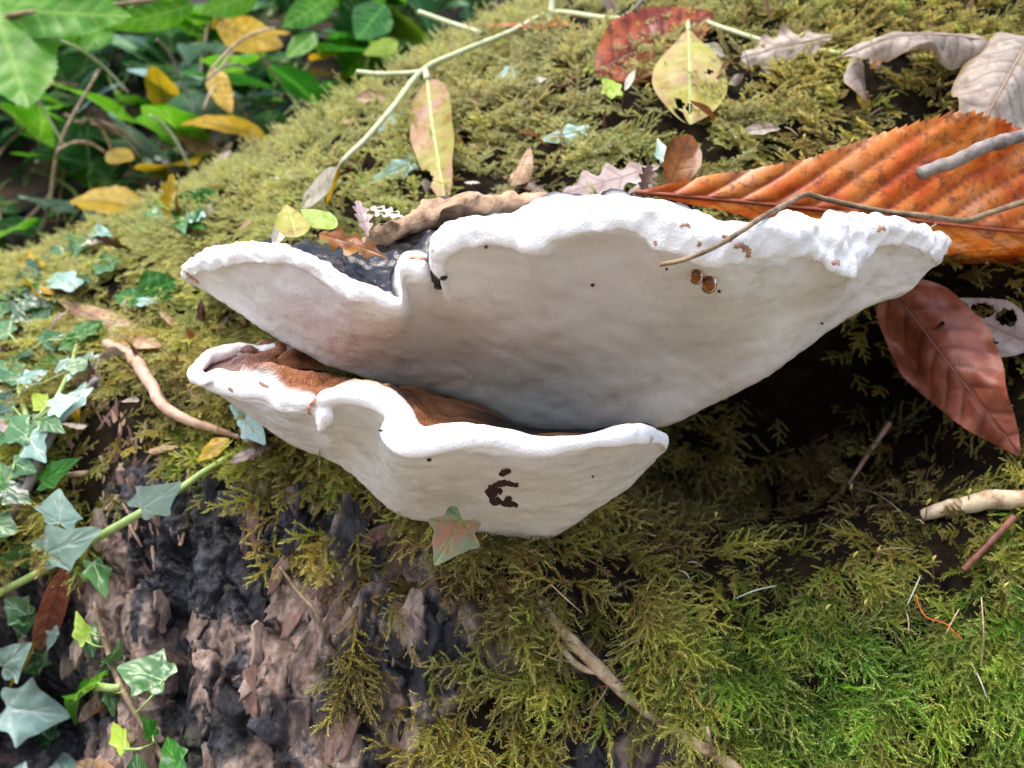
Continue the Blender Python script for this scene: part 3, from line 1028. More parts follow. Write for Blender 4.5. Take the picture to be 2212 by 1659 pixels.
def moss_shoot(seed, length, nbr, spread, leaf, droop):
    r = np.random.default_rng(seed)
    V, Fc, Tp = [], [], []

    def clothe(c, ranks, lf, tip0, tip1):
        n = len(c)
        t = np.gradient(c, axis=0)
        t /= np.linalg.norm(t, axis=1)[:, None] + 1e-12
        for i in range(n):
            k = i / max(1, n - 1)
            for j in range(ranks):
                az = 2 * np.pi * (j / ranks) + i * 2.4 + r.uniform(-.3, .3)
                side = np.cross(t[i], (0.1, 0.2, 1))
                side /= np.linalg.norm(side) + 1e-9
                up = np.cross(side, t[i])
                o = side * math.cos(az) + up * math.sin(az) * 0.75
                ang = r.uniform(0.4, 0.95)
                d = t[i] * math.cos(ang) + o * math.sin(ang)
                L = lf * r.uniform(.75, 1.15) * (1 - 0.35 * k)
                wv = np.cross(d, o)
                wv /= np.linalg.norm(wv) + 1e-9
                b = len(V)
                tp = tip0 + (tip1 - tip0) * k
                V.extend([c[i], c[i] + d * L * .4 + wv * L * .17, c[i] + d * L, c[i] + d * L * .4 - wv * L * .17])
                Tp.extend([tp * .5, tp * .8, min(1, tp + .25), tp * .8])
                Fc.append((b, b + 1, b + 2, b + 3))

    n = int(length / (leaf * .26))
    y = np.linspace(0, length, n)
    main = np.stack([r.uniform(-.12, .12) * length * (y / length) ** 2 + .03 * length * np.sin(y / length * 5 + r.uniform(0, 6)), y, -0.6 * droop * length * (y / length) ** 2], 1)
    clothe(main, 3, leaf, .1, .9)
    for b in range(nbr):
        k = 0.12 + 0.78 * b / nbr
        i = int(k * (n - 1))
        sgn = 1 if b % 2 else -1
        L = length * spread * (1 - 0.65 * k) * r.uniform(.7, 1.2)
        a = r.uniform(.75, 1.15)
        d = np.array((sgn * math.sin(a), math.cos(a), r.uniform(-.15, .25)))
        nb = max(5, int(L / (leaf * .26)))
        u = np.linspace(0, 1, nb)[:, None]
        c = main[i] + d * L * u + np.array((0, .25 * L, -.12 * L)) * u ** 2
        clothe(c, 3, leaf * .9, .15, .95)
    me = bpy.data.meshes.new('moss_shoot')
    me.from_pydata([tuple(v) for v in V], [], Fc)
    at_ = me.attributes.new('tip', 'FLOAT', 'POINT')
    at_.data.foreach_set('value', np.array(Tp, np.float32))
    me.materials.append(M_moss)
    me.update()
    return me


mcol = bpy.data.collections.new('moss_shoots')
specs = [(1, .022, 4, .45, .0034, .2), (2, .026, 5, .40, .0032, .3), (3, .018, 3, .55, .0036, .1), (4, .030, 7, .36, .0030, .25), (5, .020, 0, .3, .0040, .25),
         (6, .024, 6, .42, .0032, .15), (7, .016, 2, .5, .0036, 0), (8, .014, 0, .4, .0036, .1), (9, .028, 5, .45, .0032, .35), (10, .022, 4, .5, .0038, .2), (11, .034, 8, .30, .0028, .3), (12, .018, 0, .3, .0030, .4)]
for k, s_ in enumerate(specs):
    mcol.objects.link(bpy.data.objects.new('moss_shoot_%02d' % k, moss_shoot(*s_)))


def moss_points(n):
    """sample points on the log with a density that follows the patches in the place"""
    r = np.random.default_rng(77)
    P, Nn, Q = [], [], []
    tot = 0
    while tot < n:
        iu = np.clip(np.interp(r.uniform(-0.5, 0.5, 40000), _gu, np.arange(NU)).astype(int), 0, NU - 2)
        it = np.clip(np.interp(r.uniform(R(-12), R(100), 40000), _gt, np.arange(NTH)).astype(int), 0, NTH - 2)
        a, b = r.random(40000)[:, None], r.random(40000)[:, None]
        p = (pL[iu, it] * (1 - a) * (1 - b) + pL[iu + 1, it] * a * (1 - b) + pL[iu, it + 1] * (1 - a) * b + pL[iu + 1, it + 1] * a * b)
        nn = nL[iu, it]
        q = to_px(p)
        x, y = q[:, 0], q[:, 1]
        den = np.ones(len(p))
        view = (x > -150) & (x < 2360) & (y > -120) & (y < 1780)
        den[~view] = 0.10
        den *= np.where(y < 500, 0.75, 1.0)
        bark = in_poly(q, BARK)
        den[bark] = 0.0
        for (cx, cy, rx, ry, dd) in [(690, 1150, 90, 90, .55), (640, 1200, 60, 60, .5), (760, 1400, 55, 70, .9), (780, 1470, 40, 40, .6), (1020, 1480, 90, 60, .6), (890, 1540, 60, 30, .35), (1000, 1600, 90, 80, .6), (620, 1030, 100, 40, .6), (860, 1270, 110, 40, .5)]:
            den = np.where(bark, np.maximum(den, dd * np.exp(-(((x - cx) / rx) ** 2 + ((y - cy) / ry) ** 2))), den)
        den *= np.where(in_poly(q, BARK2[0]) | in_poly(q, BARK2[1]), 0.16, 1)
        den *= np.where(in_poly(q, ROT), 0.06, 1)
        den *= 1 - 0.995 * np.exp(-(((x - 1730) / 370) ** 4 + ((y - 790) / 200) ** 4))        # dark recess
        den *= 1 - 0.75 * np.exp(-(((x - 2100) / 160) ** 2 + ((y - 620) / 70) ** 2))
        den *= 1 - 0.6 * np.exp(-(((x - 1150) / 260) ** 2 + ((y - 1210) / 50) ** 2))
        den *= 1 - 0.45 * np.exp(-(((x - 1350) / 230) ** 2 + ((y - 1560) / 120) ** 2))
        den *= np.clip(np.where(y < 620, .46, .58) + 1.0 * fbm(p, 90, 3, 50) + np.where(y < 620, .9, .35) * vnoise(p, 38, 57), 0.04, 1.3)
        den *= np.where((x < 140) & (y > 1000), .3, 1)
        keep = r.random(len(p)) < den * 0.75
        P.append(p[keep])
        Nn.append(nn[keep])
        Q.append(q[keep])
        tot += keep.sum()
    return np.concatenate(P)[:n], np.concatenate(Nn)[:n], np.concatenate(Q)[:n]


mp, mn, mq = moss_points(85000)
r3 = np.random.default_rng(3)
n_ = len(mp)
down = np.array((0, 0, -1.0))[None] - mn * (mn @ np.array((0, 0, -1.0)))[:, None]
down /= np.linalg.norm(down, axis=1)[:, None]
side = np.cross(down, mn)
ang = r3.normal(-.15, 0.75, n_)
flow = 0.9 * vnoise(mp, 40, 60)
ang = ang + flow
up_amt = np.where(mq[:, 1] < 480, r3.uniform(0.35, 1.3, n_), r3.uniform(0.25, 0.95, n_))
d = down * np.cos(ang)[:, None] + side * np.sin(ang)[:, None]
d = d * np.cos(up_amt)[:, None] + mn * np.sin(up_amt)[:, None]
zz = mn - d * (mn * d).sum(1)[:, None]
zz /= np.linalg.norm(zz, axis=1)[:, None]
xx = np.cross(d, zz)
# euler XYZ from rotation matrix with columns xx, d, zz
M20, M21, M22 = xx[:, 2], d[:, 2], zz[:, 2]
ey = -np.arcsin(np.clip(M20, -1, 1))
ex = np.arctan2(M21, M22)
ez = np.arctan2(xx[:, 1], xx[:, 0])
X, Y = mq[:, 0], mq[:, 1]
tint = 0.46 + 0.17 * fbm(mp, 22, 3, 70) + r3.normal(0, .13, n_)
tint += 0.46 * np.exp(-(((X - 2050) / 620) ** 2 + ((Y - 1480) / 330) ** 2)) + 0.12 * np.exp(-(((X - 1150) / 200) ** 2 + ((Y - 1580) / 120) ** 2))
tint -= 0.28 * np.exp(-(((X - 1650) / 350) ** 2 + ((Y - 1080) / 120) ** 2)) + 0.25 * np.exp(-(((X - 1000) / 260) ** 2 + ((Y - 1250) / 60) ** 2))
tint += 0.06 * (X < 520)
tint -= 0.2 * np.exp(-(((X - 1780) / 380) ** 2 + ((Y - 900) / 170) ** 2))
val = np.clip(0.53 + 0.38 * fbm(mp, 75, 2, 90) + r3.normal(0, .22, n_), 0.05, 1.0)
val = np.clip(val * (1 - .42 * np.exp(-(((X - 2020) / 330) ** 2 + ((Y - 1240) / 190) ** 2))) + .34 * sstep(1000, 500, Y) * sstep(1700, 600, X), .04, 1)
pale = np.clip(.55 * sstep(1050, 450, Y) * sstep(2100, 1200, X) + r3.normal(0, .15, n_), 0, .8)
sclm = (0.24 + 0.62 * r3.random(n_) ** 1.5) * np.where(Y < 560, .85, 1.0) * np.where((X < 620) & (Y < 1050), .85, 1.0)
sclm *= 1 - 0.35 * np.exp(-(((X - 1900) / 350) ** 2 + ((Y - 1280) / 120) ** 2))
me = bpy.data.meshes.new('moss')
me.from_pydata((mp + mn * -0.0005).tolist(), [], [])
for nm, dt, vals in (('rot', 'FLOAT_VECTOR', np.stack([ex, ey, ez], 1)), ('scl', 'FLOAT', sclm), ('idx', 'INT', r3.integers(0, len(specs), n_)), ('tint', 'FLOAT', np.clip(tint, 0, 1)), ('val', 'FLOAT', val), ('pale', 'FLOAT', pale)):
    a = me.attributes.new(nm, dt, 'POINT')
    a.data.foreach_set('vector' if dt == 'FLOAT_VECTOR' else 'value', np.asarray(vals, np.int32 if dt == 'INT' else np.float32).ravel())
moss = bpy.data.objects.new('moss', me)
col.objects.link(moss)
tag(moss, 'feathery olive green moss carpeting the fallen log', 'moss', kind='stuff')
ng = bpy.data.node_groups.new('moss_scatter', 'GeometryNodeTree')
ng.interface.new_socket('Geometry', in_out='INPUT', socket_type='NodeSocketGeometry')
ng.interface.new_socket('Geometry', in_out='OUTPUT', socket_type='NodeSocketGeometry')
gi, go = ng.nodes.new('NodeGroupInput'), ng.nodes.new('NodeGroupOutput')
ci = ng.nodes.new('GeometryNodeCollectionInfo')
ci.inputs['Collection'].default_value = mcol
ci.inputs['Separate Children'].default_value = True
ci.inputs['Reset Children'].default_value = True
iop = ng.nodes.new('GeometryNodeInstanceOnPoints')
iop.inputs['Pick Instance'].default_value = True


def named(name, dt):
    x = ng.nodes.new('GeometryNodeInputNamedAttribute')
    x.data_type = dt
    x.inputs['Name'].default_value = name
    return x.outputs['Attribute']


e2r = ng.nodes.new('FunctionNodeEulerToRotation')
L = ng.links.new
L(named('rot', 'FLOAT_VECTOR'), e2r.inputs[0])
L(gi.outputs[0], iop.inputs['Points'])
L(ci.outputs[0], iop.inputs['Instance'])
L(named('idx', 'INT'), iop.inputs['Instance Index'])
L(e2r.outputs[0], iop.inputs['Rotation'])
L(named('scl', 'FLOAT'), iop.inputs['Scale'])
L(iop.outputs[0], go.inputs[0])
md = moss.modifiers.new('scatter', 'NODES')
md.node_group = ng


# ================================================================== LEAVES
def half_width(shape, v):
    if shape == 'oval':
        return np.sin(np.pi * v ** 0.85) ** 0.8 * (1 - 0.25 * v)
    if shape == 'ovate':
        return np.sin(np.pi * v ** 0.62) ** 0.85
    if shape == 'obovate':
        return np.sin(np.pi * v ** 1.35) ** 0.75
    if shape == 'lance':
        return np.sin(np.pi * v ** 0.8) ** 1.1
    if shape == 'round':
        return np.sqrt(np.clip(np.sin(np.pi * v), 0, 1))
    if shape == 'chestnut':
        return np.interp(v, [0, .05, .1, .17, .25, .36, .46, .6, .8, .93, 1], [0, .10, .20, .31, .46, .77, .98, 1.0, .66, .25, 0])
    if shape == 'oak':
        return np.sin(np.pi * v ** 1.2) ** 0.7 * (0.72 + 0.28 * np.cos(v * 26))
    return np.sin(np.pi * v)


IVY = [(0.0, 0.0), (-.06, .10), (-.13, .22), (-.10, .33), (.02, .36), (.12, .36), (.20, .46), (.29, .58), (.36, .52), (.42, .43), (.49, .36), (.62, .29), (.82, .15), (1.0, 0.0)]


def blade_geo(shape, L, hw, nside=7, teeth=0, tooth=0.07, side=9, foldl=0.0, foldr=0.0, camber=0.0, curl=0.0, twist=0.0, wave=0.0, pillow=0.0, bend=0.0, seed=0, holes=(), nv=None, slant=0.55):
    """local coordinates: X across, Y along midrib, Z normal.  returns verts, faces, vein, edge"""
    r = np.random.default_rng(seed)
    if shape == 'ivy':
        o = np.array(IVY)
        o = np.concatenate([o, (o * (1, -1))[-2:0:-1]])
        o = o + r.normal(0, .012, o.shape)
        oc = np.concatenate([o, o[:1]])
        oc = catmull(oc, 61)[:-1]
        cen = np.array((.26, 0.0))
        rings = np.linspace(0, 1, 9)[1:]
        uv = np.concatenate([[cen]] + [cen + (oc - cen) * k for k in rings])
        n = len(oc)
        f = [(0, 1 + j, 1 + (j + 1) % n) for j in range(n)]
        for k in range(len(rings) - 1):
            for j in range(n):
                a, b = 1 + k * n + j, 1 + k * n + (j + 1) % n
                f.append((a, a + n, b + n, b))
        v, b = uv[:, 0], uv[:, 1]
        edge = np.concatenate([[0], np.repeat(rings, n)])
        vein = np.zeros(len(v))
        for tip in ((.95, 0), (.29, .54), (.29, -.54), (-.08, .29), (-.08, -.29), (.72, .14), (.72, -.14)):
            st = np.array((0.0, 0.0)) if abs(tip[0] - .72) > .01 else np.array((.38, 0))
            d = np.array(tip) - st
            t = np.clip(((uv - st) @ d) / (d @ d), 0, 1)
            dist = np.linalg.norm(uv - st - t[:, None] * d, axis=1)
            vein = np.maximum(vein, np.exp(-(dist / (.020 * (1.15 - .7 * t))) ** 2))
        b = b * (hw / 0.58)
        pil = -vein * 0.018 + .012
        hwn = hw
    else:
        nv = nv or 44
        nb = side
        vv = np.linspace(0, 1, nv)
        bb = np.linspace(-1, 1, 2 * nb + 1)
        V_, B_ = np.meshgrid(vv, bb, indexing='ij')
        prof = half_width(shape, np.clip(vv, 0.002, 0.998))
        prof = prof / prof.max()
        prof = prof * (1 + 0.06 * vnoise(np.stack([vv * 7, vv * 0 + seed * 1.7, vv * 0], -1), 1, seed))
        hwv = hw * prof[:, None] * np.ones_like(B_)
        if teeth:
            saw = (vv * teeth) % 1.0
            hwv = hwv * (1 + tooth * (saw - 0.5)[:, None] * np.abs(B_) ** 6)
        b = hwv * B_
        v = V_.copy()
        if teeth:
            v = v + 0.25 / teeth * (((V_ * teeth) % 1.0) - .5) * np.abs(B_) ** 8
        q = (V_ - slant * np.abs(b)) * nside
        q = q + 0.22 * vnoise(np.stack([V_ * 6, B_ * 1.2, 0 * V_ + seed], -1), 1, seed + 5) * (nside > 0)
        fr = np.abs(q - np.round(q))
        vein = np.exp(-(fr / 0.10) ** 2) * (1 - np.abs(B_) ** 4) * .8 * (nside > 0)
        vein = np.maximum(vein, np.exp(-(np.abs(b) / (hw * .05)) ** 2))
        pil = pillow * (np.abs(np.sin(np.pi * q)) ** .7 - .5) * (1 - .3 * np.abs(B_)) * (np.abs(B_) > .01)
        edge = np.abs(B_).ravel()
        f = []
        gf_ = grid_faces(nv, 2 * nb + 1)
        keep = np.ones(len(gf_), bool)
        vc, bc = V_.ravel()[gf_].mean(1), (B_.ravel()[gf_].mean(1))
        for (hv, hb, rv, rb) in holes:
            keep &= (((vc - hv) / rv) ** 2 + ((bc - hb) / rb) ** 2) > 1 + .35 * vnoise(np.stack([vc * 25, bc * 9, vc * 0 + hv * 9], -1), 1, seed)
        f = gf_[keep].tolist()
        v, b, vein, pil = v.ravel(), b.ravel(), vein.ravel(), pil.ravel()
        hwn = hw
    sgn = np.sign(b)
    ab = np.abs(b)
    fold = np.where(sgn > 0, foldr, foldl)
    if abs(curl) > 1e-3:
        th = curl * ab / hwn
        xb = np.sin(th) * hwn / curl
        zb = (1 - np.cos(th)) * hwn / curl
    else:
        xb, zb = ab, 0 * ab
    x = sgn * (xb * np.cos(fold) - zb * np.sin(fold))
    z = xb * np.sin(fold) + zb * np.cos(fold)
    z = z + pil + camber * np.sin(np.pi * np.clip(v, 0, 1))
    pn = np.stack([v * 3, b * 5, 0 * v + seed * 3.3], -1)
    z = z + wave * fbm(pn, 1.3, 2, seed) * (0.25 + ab / hwn)
    if twist:
        a = twist * v
        x, z = x * np.cos(a) - z * np.sin(a), x * np.sin(a) + z * np.cos(a)
    y = v
    if bend:                                             # curl along the length
        a = bend * v
        y0, z0 = np.sin(a) / bend, (1 - np.cos(a)) / bend
        y, z = y0 - z * np.sin(a), z0 + z * np.cos(a)
        ch = np.array((math.sin(bend) / bend, (1 - math.cos(bend)) / bend))
        cl = np.linalg.norm(ch)
        ca, sa = ch[0] / cl, ch[1] / cl
        y, z = (y * ca + z * sa) / cl, (-y * sa + z * ca) / cl
        x = x / cl
    return np.stack([x, y, z], 1) * L, f, vein, edge


def resolve(p, off):
    if len(p) == 3 and p[2] < 5:
        return P3(*p), None
    o = off if len(p) == 2 else p[2] - 10
    return at(p[0], p[1], o)


def leaf(name, base, tip, hwpx, mat, label=None, cat='leaf', shape='oval', roll=0.0, off=.006, parent=None, group=None, stalk=None, stalk_mat=None, rib=None, nmix=0.5, sky=0.0, ribw=.008, **kw):
    """base, tip: picture points on the log (px, py), with an own depth (px, py, y) or height above the log (px, py, 10 + h)"""
    if parent is None:
        off += .008
        base, tip = [(q[0], q[1], q[2] + .007) if len(q) == 3 and q[2] > 5 and q[2] < 10.018 else q for q in (base, tip)]
    P0, n0 = resolve(base, off)
    P1, n1 = resolve(tip, off)
    A = P1 - P0
    L = np.linalg.norm(A)
    A = A / L
    view = np.array((0, 0, CZ)) - (P0 + P1) / 2
    view /= np.linalg.norm(view)
    n = n0 if n0 is not None else n1 if n1 is not None else np.array((0, -.5, .8))
    n = n * nmix + view * (1 - nmix) + np.array((0, 0, sky))
    A, n, b = basis(A, n)
    n2 = n * math.cos(roll) + b * math.sin(roll)
    A, n2, b = basis(A, n2)
    pxlen = math.hypot(tip[0] - base[0], tip[1] - base[1])
    depth = (P0[1] + P1[1]) / 2
    hw = hwpx / F * depth / L
    v, f, vein, edge = blade_geo(shape, L, hw, **kw)
    M = np.stack([b, A, n2], 1)
    W = v @ M.T
    if parent is None:
        root = empty(name, tuple(P0))
        tag(root, label, cat, group)
    else:
        root = parent
    org = np.array(parent.location) if parent is not None else P0
    ob = mesh_obj('blade' if parent is None else 'leaf', W + P0 - org, f, mat, root, attrs={'vein': vein, 'edge': edge})
    if stalk is not None:
        S_ = resolve(stalk[-1], off)[0]
        mid = [resolve(q, off)[0] for q in stalk[:-1]]
        tgt = root
        pts = np.array([P0 + A * L * .02] + mid + [S_])
        v_, f_ = tube_geo(pts, [L * .016 + .0002, L * .012 + .0002], 6)
        mesh_obj('stalk' if parent is None else 'leaf_stalk', v_ - org, f_, stalk_mat or mat, root)
    if rib is not None:
        # raised midrib following the centre line of the blade
        nvv = 14
        ks = np.linspace(0, 0.97, nvv)
        kw2 = {k: q for k, q in kw.items() if k not in ('holes', 'nv', 'side')}
        nn = 15
        if shape == 'ivy':
            c = np.stack([0 * ks, ks * L, 0 * ks + .002 * L], 1)
        else:
            vv_, _, _, _ = blade_geo(shape, L, hw, nv=nn, side=4, **kw2)
            c = vv_.reshape(nn, 9, 3)[:, 4]
        v_, f_ = tube_geo((c @ M.T) + P0 - org, [L * ribw, L * ribw * .75, L * ribw * .25], 6, n=24)
        mesh_obj('midrib', v_, f_, rib, root if parent is None else root)
    return root if parent is None else ob


# ---- leaf materials
LM = dict(
    orange=mat_leaf('leaf_orange', ['8a3008', 'cc5c10', 'e08838', 'd8a07a'], '8a3c1c', 0.33, .3, spots='4a2216', spot_amt=.75, scale=42),
    russet=mat_leaf('leaf_russet', ['6e3424', '965440', 'b47460'], '542a1e', 0.42, .15, spots='5a2c20', spot_amt=.5, scale=50),
    deepred=mat_leaf('leaf_deepred', ['6a2412', '9a3f1c', 'b9602c', 'a8583c'], '5a2418', 0.38, .2, spots='2e120c', spot_amt=.8, scale=45),
    amber=mat_leaf('leaf_amber', ['5e3208', '96580e', 'b07a18'], '6a4212', 0.3, .35, spots='3a2208', scale=70),
    grey=mat_leaf('leaf_grey', ['6e6256', '9c9084', 'b6aca0'], '6a5646', 0.55, .15, spots='5a4836', spot_amt=.6, scale=45, edge='8a7248'),
    mauve=mat_leaf('leaf_mauve', ['9a8682', 'b8a4a0', 'cbbcb6'], '8e7268', 0.45, .2, spots='7a5e50', spot_amt=.4, scale=50),
    tan=mat_leaf('leaf_tan', ['7e5c3e', 'a98764', 'c9b08e'], '6e4e36', 0.5, .2, spots='5a3c24', scale=50),
    brown=mat_leaf('leaf_brown', ['3a281e', '5c4030', '7a5a44'], '4a3022', 0.5, .15, scale=60),
    yellow=mat_leaf('leaf_yellow', ['a88408', 'c8a414', 'b89a28'], '8a7410', 0.45, .4, spots='8a5a10', spot_amt=.5, scale=40),
    patch=mat_leaf('leaf_patchy', ['8f9c2c', 'b2ab4a', 'b99a70', 'a98a80'], 'b8bc6a', 0.45, .35, spots='8a5030', spot_amt=.5, scale=26),
    pinkgreen=mat_leaf('leaf_pinkgreen', ['8a8a2e', 'a8a04a', 'b88e70', 'b79a8e'], 'b4b060', 0.45, .35, spots='8a3c1c', spot_amt=.55, scale=32),
    white=mat_leaf('leaf_pale', ['c6c2ae', 'dcd8cc', 'e0d4d0'], 'b8b08a', 0.5, .3, spots='8a6a4a', spot_amt=.4, scale=50),
    ivy=mat_leaf('ivy_sky_sheen', ['6e9484', '8fb2a2', 'a8c6b8'], 'c6d8cc', 0.25, .1, scale=40, spec=.9),  # ivy green paled to paint the sky's reflection into the leaf colour
    ivyg=mat_leaf('ivy_green', ['2a5c26', '3f7236', '5f8c56'], '9ab88a', 0.26, .25, scale=40, spec=.7),
    ivyd=mat_leaf('ivy_dark', ['12361a', '1e4a22', '2c5c30'], '6a8a60', 0.22, .15, scale=40, spec=.8),
    bright=mat_leaf('leaf_bright_green', ['3a7c0c', '529a14', '74b02c'], '8fc04c', 0.4, .45, spots='7a8a2a', spot_amt=.3, scale=30),
    lime=mat_leaf('leaf_lime', ['8cae28', 'a8c83a', 'b8cc5a'], 'c2d27a', 0.4, .45, scale=30),
    green=mat_leaf('leaf_green', ['1c5410', '2a6c18', '3c7e26'], '5ea83a', 0.4, .4, scale=30),
    rust_ivy=mat_leaf('ivy_rusting', ['46603a', '6c7a50', '96603c', 'a4542e'], '7a8a48', 0.35, .1, spots='5a6a40', spot_amt=.6, scale=85),
)
ST = dict(
    vine=mat_stem('stem_pale_green', 'a2ac7e', 'c4cca2', .5, 200),
    ivystem=mat_stem('stem_ivy', '7c9a4e', 'a0b46e', .5, 200),
    brown=mat_stem('stem_brown', '6a5640', '9c8464', .6, 200, bump=.5, dark='4a3a2a'),
    grey=mat_stem('twig_grey', '6a6058', '98908a', .65, 160, bump=.7, dark='4a423e'),
    pale=mat_stem('stick_pale', 'b09a78', 'd6c6a8', .6, 130, bump=.6, dark='8a5a3a'),
    straw=mat_stem('twig_straw', '9c8262', 'c8b292', .55, 220, bump=.6, dark='6a4c34'),
    pink=mat_stem('root_pink', 'a8826c', 'cfae98', .6, 160, bump=.5),
    red=mat_stem('stem_red', '5a3024', '7c4c38', .5, 200),
    orange=mat_stem('filament_orange', 'b84a10', 'd8741c', .4, 300),
    white=mat_stem('thread_white', 'a8a498', 'd0ccc0', .5, 300),
    yel=mat_stem('stem_yellow', 'b0a040', 'ccc06a', .5, 200),
)
ribs = dict(orange=mat_stem('rib_orange', '8a3c20', 'a0563a'), russet=mat_stem('rib_russet', '7c4638', '94604e'), grey=mat_stem('rib_grey', '8a6a50', 'a4886e'), green=mat_stem('rib_green', '9ab070', 'b4c48a'), ivy=mat_stem('rib_ivy', 'a8c4a4', 'c2d6bc'))

# ---- fallen leaves on the log, one by one
leaf('fallen_leaf', (1372, 414, .338), (2700, 560, .372), 222, LM['orange'], 'long orange serrated leaf lying behind the rim of the upper bracket', shape='chestnut', roll=0, nmix=.25, nside=19, teeth=70, tooth=.055, side=22, nv=380, ribw=.0035, pillow=.0085, foldr=-1.45, foldl=.05, camber=.008, wave=.03, seed=3, slant=1.3, rib=ribs['orange'])
leaf('fallen_leaf', (1925, 622, 10.012), (2205, 985, 10.006), 108, LM['russet'], 'russet brown oval leaf hanging below the right end of the upper bracket', shape='ovate', roll=.1, nside=8, slant=.9, pillow=.010, foldl=.12, foldr=-.1, camber=.03, curl=-.7, wave=.13, seed=5, rib=ribs['russet'], ribw=.005, side=14, nv=150, holes=((.30, -.35, .012, .10),))
leaf('fallen_leaf', (2235, 745, 10.004), (2025, 655, 10.010), 60, LM['mauve'], 'lacy pale leaf skeleton full of holes beside the russet leaf', shape='oval', roll=.1, nside=5, side=12, nv=60, holes=((.35, .5, .10, .30), (.58, .45, .12, .32), (.80, .35, .09, .35), (.45, -.55, .14, .26), (.72, -.5, .10, .30)), wave=.03, seed=6, rib=ribs['grey'])
leaf('fallen_leaf', (1425, 358, 10.020), (1215, 420, 10.022), 44, LM['mauve'], 'flat mauve grey leaf with torn edge resting behind the rim', shape='oak', roll=.2, nside=5, wave=.02, seed=8)
leaf('fallen_leaf', (1440, 420, 10.024), (1492, 292, 10.03), 46, LM['amber'], 'upright mustard and brown leaf standing beside the orange leaf', shape='obovate', roll=.3, nside=5, curl=.7, wave=.03, seed=9)
leaf('fallen_leaf', (1385, 420, 10.028), (1405, 355, 10.03), 24, LM['brown'], 'small torn brown scrap standing at the tip of the orange leaf', shape='oak', roll=.5, curl=.8, nside=3, wave=.03, seed=10)
leaf('fallen_leaf', (1185, 420, 10.022), (1100, 388, 10.024), 22, LM['brown'], 'dark curled leaf base with cut edge on the bracket top', shape='oak', roll=.2, curl=.9, nside=3, wave=.02, seed=11)
leaf('fallen_leaf', (1112, 400, 10.02), (1145, 318, 10.026), 27, LM['tan'], 'tan rolled leaf tip poking up from the moss', shape='ovate', roll=-.2, curl=-1.1, nside=4, seed=12)
leaf('fallen_leaf', (1800, 78, 10.026), (1600, 128, 10.022), 60, LM['grey'], 'broad grey lobed leaf lying under the pale vine', shape='oak', roll=.1, nside=5, camber=.04, curl=-.6, wave=.09, seed=13, rib=ribs['grey'])
leaf('fallen_leaf', (2135, 84, 10.03), (1812, 132, 10.03), 64, LM['grey'], 'long grey curled leaf with arched brown midrib', shape='oval', roll=.25, nside=9, pillow=.008, camber=.10, curl=-1.1, wave=.09, seed=14, rib=ribs['grey'], ribw=.006, side=12, nv=140)
leaf('fallen_leaf', (1850, 108, 10.03), (1872, 222, 10.02), 44, LM['grey'], 'drooping brownish curl of dead leaf above the moss', shape='obovate', roll=-.5, nside=4, curl=-1.2, twist=.5, wave=.03, seed=15)
leaf('fallen_leaf', (2230, 70, 10.04), (2095, 318, 10.035), 112, LM['grey'], 'large pale grey leaf with folded down side veins at the grey twig', shape='oval', roll=.15, nside=9, pillow=.008, curl=-.9, camber=.03, wave=.09, seed=16, rib=ribs['grey'], ribw=.006, side=12, nv=140)
leaf('fallen_leaf', (1440, 62, .50), (1032, 52, .53), 46, LM['orange'], 'narrow orange and dark folded leaf under the vine arch', shape='lance', roll=.25, nside=9, pillow=.006, foldl=.5, foldr=-.5, wave=.02, seed=17, rib=ribs['orange'])
leaf('fallen_leaf', (1288, 155, 10.022), (1545, 25, 10.035), 85, LM['deepred'], 'wide red brown leaf with toothed edge beneath the vine', shape='oval', roll=.1, nside=7, teeth=26, tooth=.07, pillow=.008, wave=.02, seed=18, side=12, nv=120, rib=ribs['russet'])
leaf('fallen_leaf', (600, 215, 10.012), (385, 345, 10.006), 26, LM['mauve'], 'long pinkish grey rolled leaf on the moss slope', shape='lance', roll=.3, curl=-.9, nside=6, bend=-.3, seed=20)
leaf('fallen_leaf', (500, 300, 10.006), (450, 395, 10.006), 17, LM['grey'], 'narrow silvery leaf fragment below the rolled leaf', shape='lance', roll=.5, twist=.8, nside=0, seed=21)
leaf('fallen_leaf', (620, 300, 10.008), (525, 395, 10.006), 18, LM['tan'], 'slim tan leaf blade with yellow tip on the moss slope', shape='lance', roll=.2, curl=.5, nside=0, seed=22)
leaf('fallen_leaf', (690, 368, 10.010), (585, 385, 10.008), 17, LM['white'], 'pinkish white leaf sliver beside the vine end', shape='lance', roll=.2, curl=.4, nside=4, seed=23)
leaf('fallen_leaf', (196, 488, 10.010), (108, 575, 10.006), 26, LM['mauve'], 'silvery curled leaf with dark underside in the left moss', shape='oval', roll=.4, curl=-.9, nside=5, seed=24)
leaf('fallen_leaf', (192, 492, 10.011), (235, 488, 10.010), 12, LM['yellow'], 'small yellow scrap touching the silvery curled leaf', shape='oval', nside=0, wave=.05, seed=25)
leaf('fallen_leaf', (125, 648, 10.02), (348, 752, 10.010), 38, LM['tan'], 'twisted brown leaf with long stalk above the curved root', shape='obovate', roll=.2, twist=.9, curl=-.6, nside=6, wave=.03, seed=26)
leaf('fallen_leaf', (140, 1225, 10.02), (82, 1410, 10.012), 40, LM['russet'], 'rolled rust red leaf hanging under the ivy runner', shape='lance', roll=-.3, curl=1.5, nside=9, pillow=.012, wave=.02, seed=27, rib=ribs['russet'])
leaf('fallen_leaf', (86, 1370, 10.022), (18, 1490, 10.018), 13, LM['yellow'], 'narrow yellow folded leaf below the rust red leaf', shape='lance', roll=.2, foldl=.6, foldr=.6, nside=0, seed=28)
